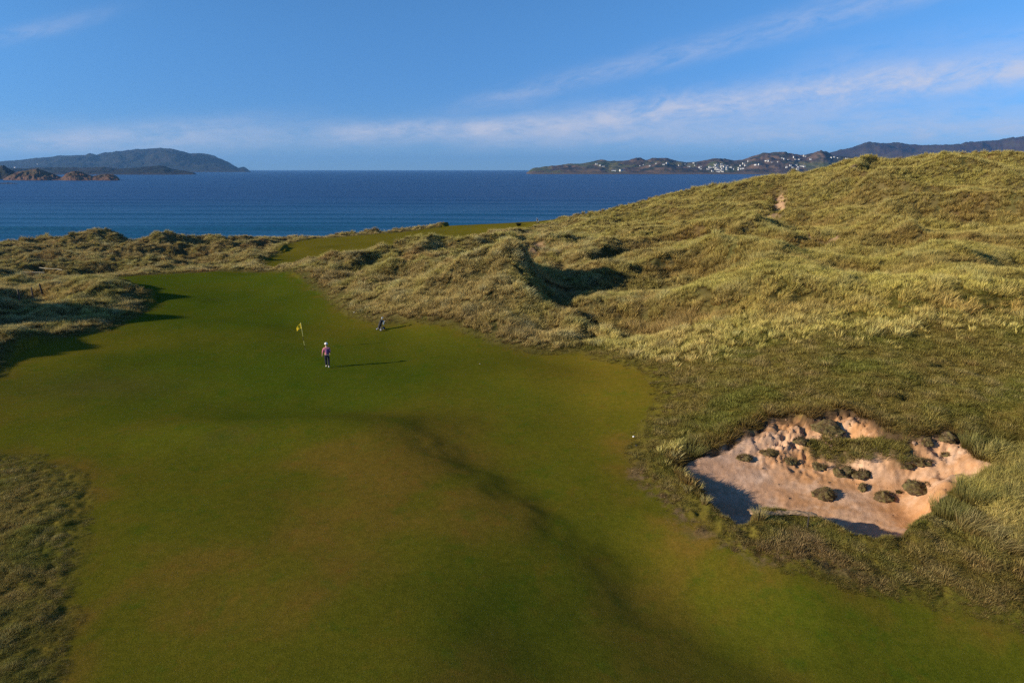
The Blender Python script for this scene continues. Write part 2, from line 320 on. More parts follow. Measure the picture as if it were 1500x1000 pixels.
# green and fairway contours that catch or lose the low light
H += line_drop(GX+.9*fbm(GX, GY, 3.5, 151, 3), GY+.9*fbm(GX, GY, 3.5, 155, 3), -5.8, 34.5, 4.4, 20.6, -.22, 1.25, 3.0)
wob = .45*fbm(GX, GY, 5, 161, 2)
xq = np.log1p(np.exp(np.clip((GX+wob+3.0)*1.6, -30, 30)))/1.6; xq = xq-.45*np.maximum(0, xq-12)
H -= .150*xq*sst(26.4, 19.6, GY+wob*.5+3.4*sst(3.5, 10.5, GX))
for f in [(-12, 34.0, .62, 9, 2.4, .05), (-10, 38.5, -.35, 9, 3, 0), (-20, 46, -.35, 7, 5, 0), (-30, 47, .3, 6, 3, .1), (-24, 58, .25, 8, 4, 0), (-33, 84, .3, 10, 6, 0), (2, 44, .25, 5, 4, 0), (-16, 24, .2, 6, 3, .2), (-26, 38, .18, 5, 2.6, .2), (7, 40, .2, 3, 3, 0)]:
    H += bumpf(GX, GY, *f)
# bunker: steep lip in front and on the left, a worn slope rising to the back
tY = np.clip((GY-24.2)/7.8, 0, 1.3)
floor = -1.15 + 2.85*tY**1.35 + .10*np.maximum(0, GX-17) + .5*np.exp(-((GX-20.5)/2.2)**2)*0
floor = floor - .25*np.exp(-((GX-9.6)/2.4)**2-((GY-28)/2.5)**2)
brk = sst(27.6, 30, GY + .12*(GX-15))*sst(10.5, 12.5, GX)
rub = fbm(GX*.8+GY*.5, GY*1.5-GX*.3, 1.5, 81, 5, .62); rid = 1-np.abs(fbm(GX+.4*GY, GY*1.6, 1.3, 91, 4, .6))*2.2
wgt = np.maximum(sst(27.0, 29.0, GY+.12*(GX-15)), sst(16.5, 18.5, GX))
rim = H-(.40-.30*sst(13.5, 17, GX)) - (.60-.28*sst(12.5, 16.5, GX))*np.maximum(sd_b, 0)*(1+.35*rub)
floor = floor*(1-wgt)+np.maximum(floor, rim)*wgt
crk = 1-np.abs(fbm(GX*1.2+GY*.6, GY*1.1-GX*.6, .75, 93, 3, .6))*2.4
floor = floor + (.05+.44*brk)*(rub + .6*(rid-.5)) + .24*brk*(crk-.5) + .05*np.sign(fbm(GX, GY, 1.4, 211, 3)-.05)*brk + .035*fbm(GX, GY, .45, 95, 3, .6) + .10*fbm(GX, GY, 2.8, 99, 2)
n3b = fbm(GX, GY, .6, 141, 3, .6)
soft = sst(15.5, 19.5, GX)*sst(29, 26, GY)                               # right front: sand laps up to the edge
lipw = .26+1.4*soft+.12*n3b; inb = sst(0, 1, sd_b/lipw)
shelf = np.exp(-(near_line(GX+.5*n3b, GY+.35*rub, [(14.2, 29.7), (15.7, 29.2), (17.4, 28.5)])/.5)**4)
floor = floor + .26*shelf*(1+.4*rub)
H0 = H.copy(); floor = np.minimum(floor, H0-(.40-.30*sst(13.5, 17, GX))*(1-soft)*np.exp(-np.maximum(sd_b, 0)/.5)*(1+.6*rub))
lip = np.exp(-((sd_b+.35)/.45)**2)*(sd_b < .15)*.16*(1-soft)*(1+.9*fbm(GX, GY, .7, 97, 3))
H = H + lip
H = H*(1-inb) + np.minimum(floor, H-.06)*inb
# small sandy scars and worn paths: polylines (points, half width, depth)
def hp(*pp): return [hit(px, py)[:2] for px, py in pp]
d1 = near_line(GX, GY, hp((1143, 276), (1146, 290), (1136, 306)))
d2 = near_line(GX, GY, hp((1205, 257), (1232, 253), (1262, 250), (1285, 248)))
d3 = near_line(GX, GY, hp((1133, 312), (1150, 328), (1180, 340), (1215, 352)))
d4 = near_line(GX, GY, hp((786, 362), (776, 372), (766, 388), (755, 392)))
d5 = near_line(GX, GY, hp((-40, 418), (40, 404), (110, 405), (190, 398), (240, 396)))
d6 = near_line(GX, GY, hp((-30, 408), (40, 400), (100, 396), (140, 398)))
scar = np.maximum.reduce([.8*sst(1.25, .5, d1+edge_n*1.3), .55*sst(1.5, .6, d2+edge_n*2.2), .5*sst(1.4, .4, d3+edge_n), .55*sst(1.6, .5, d4+edge_n)])
H -= 1.0*sst(1.9, .7, d1) + .15*sst(1.6, .4, d3) + .5*sst(1.8, .5, d4)
path = np.maximum(sst(1.5, .6, d5+edge_n), sst(1.0, .4, d6+edge_n)*.8)
H = np.where(GY > 215, np.minimum(H, -9.1-(GY-215)*.06+.0*H), H)

# ---- own colours of the ground (linear albedo), plus some shade in the near swale
def col(*c): return np.array(c, float)
def lerp(a, b, t): return a*(1-t[..., None]) + b*t[..., None]
n1 = fbm(GX, GY, 9, 101, 4, .55); n2 = fbm(GX, GY, 2.6, 111, 4, .6); n3 = fbm(GX, GY, .6, 121, 3, .6)
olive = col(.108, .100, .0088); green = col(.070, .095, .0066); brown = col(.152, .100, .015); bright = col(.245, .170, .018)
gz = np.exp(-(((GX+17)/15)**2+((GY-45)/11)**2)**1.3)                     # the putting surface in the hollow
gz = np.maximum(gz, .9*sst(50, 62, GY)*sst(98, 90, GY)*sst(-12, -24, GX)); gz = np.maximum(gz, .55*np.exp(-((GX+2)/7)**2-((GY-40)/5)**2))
gz = np.maximum(gz, .38*sst(22.5, 20, GY+wob*.5)*sst(-4, 0, GX+wob))  # darker green mix puts shade into the turf colour of the near right swale
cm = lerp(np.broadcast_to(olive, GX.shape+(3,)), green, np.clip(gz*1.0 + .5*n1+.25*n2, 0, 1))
cm = lerp(cm, brown, np.clip(sst(-.16, .34, -n1+.25*n2)*.9*(1-gz)*sst(46, 27, GY) + .5*sst(1.6, .1, np.abs(sd_m))*(GY < 100)*sst(-.2, .3, n2), 0, 1))
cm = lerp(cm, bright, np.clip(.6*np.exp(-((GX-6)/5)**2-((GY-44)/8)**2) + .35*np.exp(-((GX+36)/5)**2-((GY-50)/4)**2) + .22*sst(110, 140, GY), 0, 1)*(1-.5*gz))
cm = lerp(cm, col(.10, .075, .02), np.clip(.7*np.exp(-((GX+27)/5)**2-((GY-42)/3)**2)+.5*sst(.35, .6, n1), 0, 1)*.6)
soil = lerp(np.broadcast_to(col(.13, .10, .038), GX.shape+(3,)), col(.075, .070, .022), sst(-.3, .4, n2))
soil = lerp(soil, col(.13, .072, .032), sst(.1, .5, n1)*.6)
grassy = lerp(np.broadcast_to(col(.155, .122, .024), GX.shape+(3,)), col(.085, .088, .016), sst(-.2, .5, n2+n3*.5))
cr = lerp(soil, grassy, np.clip(np.maximum(bank, left_near)*.9, 0, 1)); cr = lerp(cr, cm*.9, np.exp(-out_m/1.1)*.9)
# dry pinkish litter round the outside of the bunker
ring = sst(-2.9, -2.1, sd_b)*sst(-.9, -1.5, sd_b)*sst(14, 11, GX)*sst(30.5, 28.5, GY+.0*GX)
cr = lerp(cr, col(.19, .125, .07), ring*sst(-.1, .15, n3+.5*n2)*.75)
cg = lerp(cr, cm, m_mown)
sand = lerp(np.broadcast_to(col(.50, .262, .120), GX.shape+(3,)), col(.60, .38, .24), sst(-.3, .4, fbm(GX+GY*.5, GY*2, 2.2, 131, 4, .6)))
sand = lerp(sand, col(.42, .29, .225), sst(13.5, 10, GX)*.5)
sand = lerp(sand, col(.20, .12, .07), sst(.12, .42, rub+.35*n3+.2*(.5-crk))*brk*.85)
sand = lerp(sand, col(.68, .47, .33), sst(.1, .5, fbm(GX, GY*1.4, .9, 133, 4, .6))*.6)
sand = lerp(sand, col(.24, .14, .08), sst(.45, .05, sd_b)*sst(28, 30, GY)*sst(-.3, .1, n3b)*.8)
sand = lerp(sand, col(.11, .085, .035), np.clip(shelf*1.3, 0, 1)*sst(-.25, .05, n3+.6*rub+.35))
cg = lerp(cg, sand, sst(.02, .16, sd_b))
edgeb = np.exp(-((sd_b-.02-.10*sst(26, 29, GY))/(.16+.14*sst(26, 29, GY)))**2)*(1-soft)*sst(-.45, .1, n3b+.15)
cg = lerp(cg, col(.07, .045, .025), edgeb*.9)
cg = lerp(cg, col(.48, .30, .18), scar*(1-m_mown)); cg = lerp(cg, col(.26, .23, .12), path*.6*(1-m_mown))
beach = sst(-6.8, -8.2, H)*(GY > 150); cg = lerp(cg, col(.42, .34, .24), beach)

me = grid_mesh('ground', GX, GY, H)
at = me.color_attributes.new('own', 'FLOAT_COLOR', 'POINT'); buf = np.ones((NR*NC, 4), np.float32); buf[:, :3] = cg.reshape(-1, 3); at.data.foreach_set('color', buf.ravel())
at2 = me.attributes.new('cut', 'FLOAT', 'POINT'); at2.data.foreach_set('value', m_mown.ravel().astype(np.float32))
at3 = me.attributes.new('sandy', 'FLOAT', 'POINT'); at3.data.foreach_set('value', np.clip(sst(.02, .16, sd_b)+scar, 0, 1).ravel().astype(np.float32))
m, t, b = new_mat('ground_cover', 1., spec=0.)
pos = t.node('ShaderNodeNewGeometry').outputs['Position']
own = t.node('ShaderNodeAttribute', attribute_name='own').outputs['Color']; cut = t.node('ShaderNodeAttribute', attribute_name='cut').outputs['Fac']; sndy = t.node('ShaderNodeAttribute', attribute_name='sandy').outputs['Fac']
f1 = t.noise(pos, 3.5, 6, .7); f2 = t.noise(pos, 24, 5, .75); f3 = t.noise(t.mapping(pos, (1, 2.5, 1), (0, 0, .5)), 9, 5, .7)
fine = t.math('ADD', t.math('MULTIPLY', f1, .22), t.math('ADD', t.math('MULTIPLY', f2, .55), t.math('MULTIPLY', f3, .23)))
c1 = t.mix(t.ramp(fine, .41, .59), t.mix(1.0, own, (.70, .74, .70), 'MULTIPLY'), t.mix(1.0, own, (1.30, 1.24, 1.28), 'MULTIPLY'))
flk = t.math('MULTIPLY', t.ramp(t.noise(pos, 14, 3, .8), .66, .74), cut)      # dead blades and clippings in the turf
c1 = t.mix(t.math('MULTIPLY', flk, .5), c1, (.20, .14, .05))
hv = t.math('MULTIPLY', t.ramp(t.noise(pos, 1.3, 5, .7), .52, .72), cut); c1 = t.mix(t.math('MULTIPLY', hv, .55), c1, t.mix(1.0, c1, (1.28, .94, 1.2), 'MULTIPLY'))
hv2 = t.math('MULTIPLY', t.ramp(t.noise(t.mapping(pos, (1, 1, 1), (0, 0, 0), (40, 9, 0)), .9, 5, .7), .52, .70), cut); c1 = t.mix(t.math('MULTIPLY', hv2, .6), c1, t.mix(1.0, c1, (.62, .95, .8), 'MULTIPLY'))
c2 = t.mix(t.ramp(t.noise(pos, 5, 6, .65), .35, .68), t.mix(1.0, own, (.86, .84, .80), 'MULTIPLY'), t.mix(1.0, own, (1.10, 1.10, 1.10), 'MULTIPLY'))
t.put(b.inputs['Base Color'], t.mix(sndy, c1, c2))
bn = t.node('ShaderNodeBump'); bn.inputs['Strength'].default_value = .55; bn.inputs['Distance'].default_value = .035
t.put(bn.inputs['Height'], t.math('ADD', t.math('MULTIPLY', f2, .8), t.math('MULTIPLY', f1, .45))); t.put(b.inputs['Normal'], bn.outputs[0])
ground = link('ground', me, m); tag(ground, kind='structure')
def gh(x, y): return interp(H, gv, gu, np.asarray(x, float), np.asarray(y, float))
def on(px, py): return hit(px, py, H, gv, gu)

# ------------------------------------------------------------------ sea
m, t, b = new_mat('sea_water', .32, (.004, .030, .085), .28); b.inputs['IOR'].default_value = 1.33
pos = t.node('ShaderNodeNewGeometry').outputs['Position']
sx = t.node('ShaderNodeSeparateXYZ'); t.l.new(pos, sx.inputs[0])
shal = t.math('SUBTRACT', 1.0, t.ramp(sx.outputs[1], 225, 620))
pat = t.noise(t.mapping(pos, (.002, .012, 1)), 1.0, 5, .6)
deep = t.mix(t.ramp(pat, .35, .7), (.0015, .025, .095), (.003, .035, .120))
t.put(b.inputs['Base Color'], t.mix(t.math('MULTIPLY', shal, .75), deep, (.016, .115, .205)))
h1 = t.noise(t.mapping(pos, (.35, .9, 1), (0, 0, .06)), 1.0, 5, .62); h2 = t.noise(t.mapping(pos, (.02, .11, 1), (0, 0, -.04)), 1.0, 4, .6)
bn = t.node('ShaderNodeBump'); bn.inputs['Strength'].default_value = 1.0; bn.inputs['Distance'].default_value = 1.0
t.put(bn.inputs['Height'], t.math('ADD', t.math('MULTIPLY', h1, .42), t.math('MULTIPLY', h2, 1.5))); t.put(b.inputs['Normal'], bn.outputs[0])
# swell lines running in to the beach: real low waves in the mesh near the shore
sy = np.concatenate([np.linspace(200, 700, 620), np.geomspace(702, 20000, 120)]); su = np.linspace(-1.6, 1.6, 140)
SY = sy[:, None]+0*su[None]; SX = su[None]*(SY+60)
ph = SY + .035*SX + 6*fbm(SX, SY, 160, 201, 2)
wave = np.zeros(SX.shape)
for c0, amp, wd in [(228, .60, 2.6), (243, .50, 2.2), (258, .85, 3.0), (273, .35, 2.4), (291, .35, 2.6), (318, .35, 3.0), (352, .4, 3.2), (385, .3, 3.5), (430, .3, 4), (470, .25, 4), (520, .25, 5), (575, .2, 6)]:
    q = ph-c0; wave += 1.7*amp*np.exp(-(q/(wd*.8))**2)*sst(-.45, .25, fbm(SX, SY*0+c0, 120, int(c0), 2)+.1)
sea = link('sea', grid_mesh('sea', SX, SY, SEA+wave), m); tag(sea, kind='structure')

# ------------------------------------------------------------------ far land across the water
def land_mat(name, cols, rock, fields=.0, sc=1.):
    m, t, b = new_mat(name, .95, spec=.1)
    pos = t.node('ShaderNodeNewGeometry').outputs['Position']; s3 = t.node('ShaderNodeSeparateXYZ'); t.l.new(pos, s3.inputs[0])
    a = t.noise(t.mapping(pos, (.005*sc, .003*sc, .012*sc)), 1., 6, .65); c = t.noise(t.mapping(pos, (.018*sc, .009*sc, .03*sc)), 1., 5, .65)
    k = t.mix(t.ramp(a, .40, .60), cols[0], cols[1]); k = t.mix(t.ramp(c, .45, .62), k, cols[2])
    if fields:
        v = t.node('ShaderNodeTexVoronoi'); t.put(v.inputs['Vector'], t.mapping(pos, (.007, .004, .0))); v.inputs['Scale'].default_value = 1.
        s4 = t.node('ShaderNodeSeparateColor'); t.l.new(v.outputs['Color'], s4.inputs[0])
        f = t.math('MULTIPLY', t.ramp(s4.outputs[0], .52, .60), fields); f = t.math('MULTIPLY', f, t.ramp(s3.outputs[2], 66, 45))
        k = t.mix(f, k, t.mix(s4.outputs[1], (.06, .11, .025), (.12, .14, .04)))
    r = t.math('MULTIPLY', t.math('SUBTRACT', 1.0, t.ramp(t.math('ADD', s3.outputs[2], t.math('MULTIPLY', t.math('SUBTRACT', c, .5), 16)), -5, 1)), .9)
    t.put(b.inputs['Base Color'], t.mix(r, k, rock))
    return m
moor = land_mat('moorland', [(.050, .036, .030), (.026, .030, .020), (.13, .085, .055)], (.12, .085, .06), .40)
moor2 = land_mat('heather_hill', [(.055, .036, .034), (.030, .026, .024), (.060, .048, .034)], (.1, .08, .06), 0, .6)
isle = land_mat('island_moor', [(.016, .020, .016), (.010, .012, .012), (.026, .022, .018)], (.04, .03, .025), 0, .5)
rocky = land_mat('rocky_islet', [(.11, .052, .030), (.045, .036, .02), (.10, .075, .038)], (.12, .07, .05), 0, 6)
lands = {}
def land(key, name, prof, Df, Dc, Db, mat, seed, amp=.3, nx=420, nr=70, nscale=None):
    pts = np.array([P(px, py, Dc) for px, py in prof]); xs = np.linspace(pts[0, 0], pts[-1, 0], nx)
    zt = np.interp(xs, pts[:, 0], pts[:, 2]); yy = np.concatenate([np.linspace(Df, Dc, nr), np.linspace(Dc, Db, 14)[1:]])
    XX = xs[None]+0*yy[:, None]; YY = yy[:, None]+0*xs[None]; XX = XX*(YY/Dc)
    s = np.where(YY <= Dc, (YY-Df)/(Dc-Df), 1-(YY-Dc)/(Db-Dc)); ns = nscale or (Dc-Df)*.3
    n = fbm(XX, YY, ns, seed, 6, .55); n_ = fbm(XX*1.2, YY*.7, ns*.3, seed+5, 4, .55)
    sh = np.sin(np.clip(s+.30*n*np.minimum(1, s*4)*np.minimum(1, (1-s)*3), 0, 1)*np.pi/2)**1.15
    ht = np.maximum(zt[None]+13, 0)
    ZZ = -13+ht*sh*(1+amp*(n+.6*n_)*np.minimum(1, (1-s)*2.5)*np.minimum(1, s*5)) + ht*.02*fbm(XX, YY, ns*.08, seed+9, 3)*np.minimum(1, s*5)
    tail = sst(0, .02, (xs-xs[0])/(xs[-1]-xs[0]))*sst(0, .02, (xs[-1]-xs)/(xs[-1]-xs[0])); ZZ = -14+(ZZ+14)*tail[None]
    o = link(name, grid_mesh(name, XX, YY, ZZ), mat); tag(o, kind='structure')
    lands[key] = (yy, xs, Dc, ZZ)
def land_hit(key, px, py):
    yy, xs, Dc, ZZ = lands[key]; a, b_ = ray(px, py); best = None
    for k in range(len(yy)-1):
        for s in (0, .25, .5, .75):
            Y = yy[k]*(1-s)+yy[k+1]*s; xc = a*Dc; z = np.interp(xc, xs, ZZ[k])*(1-s)+np.interp(xc, xs, ZZ[k+1])*s
            if CAMZ+b_*Y <= z: return (a*Y, Y, float(z))
    return None
land('right', 'headland', [(764, 256), (770, 250), (776, 247), (800, 245), (815, 243), (832, 240), (850, 240), (866, 237), (880, 234.5), (893, 237), (912, 237.5), (930, 235.5), (945, 235.5), (962, 232), (978, 232), (992, 236),
      (1005, 238), (1016, 237.5), (1029, 236), (1050, 232.5), (1065, 234), (1076, 235.5), (1087, 234.5), (1102, 229), (1117, 225.5), (1137, 224), (1156, 226), (1169, 228), (1180, 227), (1195, 223.5), (1208, 225), (1220, 229), (1260, 232), (1300, 233), (1360, 234), (1430, 232), (1500, 228), (1640, 226), (1760, 232)],
     3350, 4300, 5000, moor, 301, .45, 700)
land('mount', 'hills', [(1150, 246), (1190, 236), (1215, 226.5), (1229, 223), (1244, 219), (1258, 215.5), (1270, 212.5), (1285, 212), (1300, 211.5), (1318, 212), (1332, 214), (1360, 216), (1388, 214.5), (1416, 211.5), (1440, 207.5), (1463, 207), (1481, 204.5), (1500, 202), (1580, 192), (1700, 196), (1850, 210)],
     5100, 7200, 8600, moor2, 331, .25, 500)
land('isle', 'island', [(-330, 240), (-150, 238), (-60, 240), (0, 237), (20, 235.5), (35, 234), (60, 231.5), (88, 228.5), (110, 228), (125, 228), (130, 226.5), (137, 226.5), (142, 227.5), (152, 224.5), (165, 224), (181, 222.5), (203, 219.5), (222, 218.5), (237, 218), (248, 218.5), (256, 220), (268, 223), (280, 226), (290, 225), (299, 225.5), (307, 227), (315, 229), (324, 234), (333, 237.5), (342, 242), (349, 246), (357, 244.5), (363, 246), (369, 250), (372, 253)],
     5900, 7400, 8600, isle, 351, .3, 500)
land('isle2', 'low_shore', [(-200, 238), (-90, 240), (30, 247), (85, 245), (120, 246), (150, 244.5), (175, 247), (200, 246), (225, 244), (240, 243), (252, 247.5), (268, 250), (285, 252.5), (292, 254.5)], 3000, 3500, 3900, isle, 371, .35, 300)
land('islet1', 'islet', [(-150, 262), (-120, 250), (-60, 243), (-10, 242.5), (5, 243), (14, 248), (24, 254), (28, 263)], 1650, 1760, 1860, isle, 381, .3, 120, 30)
land('islet2', 'islet', [(3, 264), (14, 257), (26, 252), (38, 250), (50, 247.5), (58, 249), (66, 251), (76, 254), (86, 258), (94, 260.5), (98, 264)], 1480, 1570, 1650, rocky, 391, .4, 120, 30)
land('islet3', 'islet', [(84, 264), (92, 259), (98, 254), (106, 251.5), (114, 251), (122, 252.5), (128, 256), (136, 258), (146, 256.5), (158, 255), (166, 256), (172, 259), (177, 264)], 1450, 1540, 1620, rocky, 395, .4, 120, 30)
land('islet4', 'sea_rock', [(-60, 271), (-30, 267.5), (-5, 268.5), (14, 267.8), (26, 268.6), (34, 271)], 1120, 1145, 1170, speck('wet_rock', (.05, .04, .035)), 397, .4, 80, 20)

# ------------------------------------------------------------------ houses on the far shore (each one a thing)
white_wall = speck('white_render', (.60, .59, .56), .8, .6, .06); slate = speck('slate_roof', (.10, .10, .11), .6, .8, .3); pale_roof = speck('pale_roof', (.22, .19, .17), .7, .8, .2)
def house_mesh(L, W, h, rise):
    bw = bmesh.new(); v = [bw.verts.new(p) for p in [(-L/2, -W/2, -4), (L/2, -W/2, -4), (L/2, W/2, -4), (-L/2, W/2, -4), (-L/2, -W/2, h), (L/2, -W/2, h), (L/2, W/2, h), (-L/2, W/2, h), (-L/2, 0, h+rise), (L/2, 0, h+rise)]]
    for f in [(0, 1, 5, 4), (2, 3, 7, 6), (1, 2, 6, 9, 5), (3, 0, 4, 8, 7), (3, 2, 1, 0)]: bw.faces.new([v[i] for i in f])
    br = bmesh.new(); e = .5; k = rise/(W/2)
    for s in (-1, 1):
        a = [br.verts.new(p) for p in [(-L/2-e, s*(W/2+e), h-e*k+.05), (L/2+e, s*(W/2+e), h-e*k+.05), (L/2+e, 0, h+rise+.05), (-L/2-e, 0, h+rise+.05)]]
        c = [br.verts.new(q.co+Vector((0, 0, .3))) for q in a]
        br.faces.new(a); br.faces.new(c)
        for i in range(4): br.faces.new([a[i], a[(i+1) % 4], c[(i+1) % 4], c[i]])
    bc = bmesh.new()
    for s in (1,):
        g = bmesh.ops.create_cube(bc, size=1)['verts']
        for q in g: q.co = Vector((q.co.x*1.0 + s*(L/2-.7), q.co.y*.9, q.co.z*1.8 + h+rise+.7))
    out = []
    for n_, bb in (('wall', bw), ('roof', br), ('chimney', bc)):
        bmesh.ops.recalc_face_normals(bb, faces=bb.faces[:]); q = bpy.data.meshes.new(n_); bb.to_mesh(q); bb.free(); out.append(q)
    return out
hm = [house_mesh(13, 8, 5.2, 3.2), house_mesh(18, 8.5, 3.6, 3.0), house_mesh(11, 8, 6.5, 3.4)]
for a in hm: a[0].materials.append(white_wall); a[1].materials.append(slate); a[2].materials.append(white_wall)
hm2 = house_mesh(22, 10, 4.2, 2.6); hm2[0].materials.append(white_wall); hm2[1].materials.append(pale_roof); hm2[2].materials.append(white_wall)
rr = random.Random(5)
def houses(key, pts, label, group, kinds=(0, 1, 2), sc=1.):
    for k, (px, py) in enumerate(pts):
        p = land_hit(key, px, py)
        if p is None: continue
        ms = hm2 if kinds == 'long' else hm[rr.choice(kinds)]
        e = empty('house', p, rr.uniform(-.5, .5) + (R(90) if rr.random() < .15 else 0), label=label, cat='house', group=group); s = rr.uniform(.65, 1.1)*sc; e.scale = (s, s, s)
        for q, nm in zip(ms, ('wall', 'roof', 'chimney')):
            o = bpy.data.objects.new(nm, q); C.objects.link(o); o.parent = e
vil = [(rr.gauss(1056, 13), 0) for _ in range(44)]
vil = [(px, 246.5+rr.gauss(0, 2.6)+(px-1056)*.06) for px, _ in vil]
houses('right', [q for q in vil if q[1] > 248], 'white gabled house in the lowest rows of the harbour village, close to the water', 'lowest village houses by the water', sc=1.05)
houses('right', [q for q in vil if 245.3 < q[1] <= 248], 'white gabled house in the packed middle of the harbour village', 'village houses in the packed middle', sc=1.05)
houses('right', [q for q in vil if q[1] <= 245.3], 'white gabled house at the upper edge of the harbour village, below the dark hill', 'village houses along the upper edge', sc=1.0)
houses('right', [(899, 250.6)], 'white house alone at the water, left one of the pair on the dark shore', None, (1,), 1.3)
houses('right', [(911, 250.4)], 'white house alone at the water, right one of the pair on the dark shore', None, (1,), 1.3)
houses('right', [(874, 241), (879, 243), (884, 244), (938, 243.5), (943, 242), (952, 244), (961, 240), (972, 241.5), (977, 240), (995, 243), (1003, 241), (1009, 244.5), (1016, 239.5), (1018, 243)],
       'small white house scattered on the brown headland left of the village', 'scattered houses on the headland', sc=.8)
houses('right', [(1090, 240), (1096, 237), (1093, 243), (1107, 242), (1112, 242), (1122, 236), (1126, 237), (1131, 238), (1139, 238), (1145, 232), (1148, 233), (1155, 235), (1163, 231), (1165, 234), (1170, 235), (1177, 229), (1180, 230), (1187, 234)],
       'white house strung along the green hill right of the village', 'houses on the green hill', sc=.9)
houses('right', [(1152, 246), (1158, 243), (1161, 246), (1166, 243), (1170, 246), (1174, 244), (1178, 245), (1168, 249)], 'white house low on the hill foot just above the dune skyline', 'houses at the hill foot')
houses('right', [(1217, 231.5), (1222, 231.5), (1228, 232), (1240, 234), (1252, 234), (1254, 237), (1262, 235), (1266, 235.5), (1271, 238), (1258, 238)], 'white house in the row below the purple hill', 'houses below the purple hill')
houses('mount', [(1445, 225), (1449, 225.5), (1455, 226), (1461, 225.5), (1466, 225.5), (1479, 225.5), (1489, 224.5), (1493, 225), (1496, 226.5)], 'long white building in the row on the right edge above the dune', 'white row above the dune at the right', 'long', 1.15)
houses('isle', [(55, 241), (22, 246), (60, 249)], 'tiny white cottage on the slope of the blue island', 'cottages on the island', (0,), 1.3)

# ------------------------------------------------------------------ grass
def tuft(name, n, h, spread, lean, wid, seed, wind=(.25, .1), curve=1.0, seg=3, mat=None, root=.12):
    r = random.Random(seed); vs = []; fs = []
    for _ in range(n):
        a = r.uniform(0, 2*math.pi); rr_ = root*math.sqrt(r.random()); hh = h*r.uniform(.55, 1.1); k = lean*r.uniform(.2, 1.1)
        dx, dy = math.cos(a)*k+wind[0]*r.uniform(.1, 1.6), math.sin(a)*k+wind[1]*r.uniform(.1, 1.6)
        bx, by = math.cos(a)*rr_, math.sin(a)*rr_; fa = r.uniform(0, math.pi); wx_, wy_ = math.cos(fa), math.sin(fa); w0 = wid*r.uniform(.7, 1.3); b0 = len(vs)
        for i in range(seg+1):
            t_ = i/seg; q = t_**(1+.6*curve); cx = bx+dx*hh*q; cy = by+dy*hh*q; cz = hh*(t_-.32*curve*t_*t_*min(1.6, math.hypot(dx, dy)))-.04
            if i == seg: vs.append((cx, cy, cz))
            else:
                ww = w0*(1-t_*.75)*.5; vs.append((cx-wx_*ww, cy-wy_*ww, cz)); vs.append((cx+wx_*ww, cy+wy_*ww, cz))
        for i in range(seg-1): o_ = b0+2*i; fs.append((o_, o_+1, o_+3, o_+2))
        o_ = b0+2*(seg-1); fs.append((o_, o_+1, o_+2))
    me_ = bpy.data.meshes.new(name); me_.from_pydata(vs, [], fs); me_.update()
    if mat: me_.materials.append(mat)
    return me_
def blade_mat(name, inst=True, color=(.2, .2, .08), tr=.28):
    m = bpy.data.materials.new(name); m.use_nodes = True; t = NT(m.node_tree); t.n.clear()
    if inst: c = t.node('ShaderNodeAttribute', attribute_type='INSTANCER', attribute_name='tint').outputs['Color']
    else:
        c = t.node('ShaderNodeRGB').outputs[0]; c.default_value = (*color, 1)
    g = t.node('ShaderNodeNewGeometry'); rnd = g.outputs['Random Per Island']
    c = t.mix(rnd, t.mix(1.0, c, (.70, .76, .68), 'MULTIPLY'), t.mix(1.0, c, (1.32, 1.26, 1.36), 'MULTIPLY'))
    gz_ = t.node('ShaderNodeSeparateXYZ'); t.l.new(t.node('ShaderNodeTexCoord').outputs['Generated'], gz_.inputs[0])
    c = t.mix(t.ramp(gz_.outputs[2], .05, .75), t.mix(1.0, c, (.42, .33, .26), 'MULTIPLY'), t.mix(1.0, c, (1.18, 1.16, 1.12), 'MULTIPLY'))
    d = t.node('ShaderNodeBsdfDiffuse'); t.put(d.inputs[0], c); tl = t.node('ShaderNodeBsdfTranslucent'); t.put(tl.inputs[0], c)
    mx = t.node('ShaderNodeMixShader'); mx.inputs[0].default_value = tr*.8; t.l.new(d.outputs[0], mx.inputs[1]); t.l.new(tl.outputs[0], mx.inputs[2])
    o = t.node('ShaderNodeOutputMaterial'); t.l.new(mx.outputs[0], o.inputs[0]); return m
bladeM = blade_mat('grass_blade')
def src_collection(name, meshes):
    col_ = bpy.data.collections.new(name)
    for i, q in enumerate(meshes):
        o = bpy.data.objects.new('%s_%02d' % (name, i), q); col_.objects.link(o)
    return col_
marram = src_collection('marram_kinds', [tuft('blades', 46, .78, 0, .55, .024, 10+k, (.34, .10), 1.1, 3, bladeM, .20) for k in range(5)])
shortg = src_collection('short_kinds', [tuft('blades', 40, .26, 0, .95, .013, 30+k, (.45, .30), 1.3, 2, bladeM, .20) for k in range(4)])
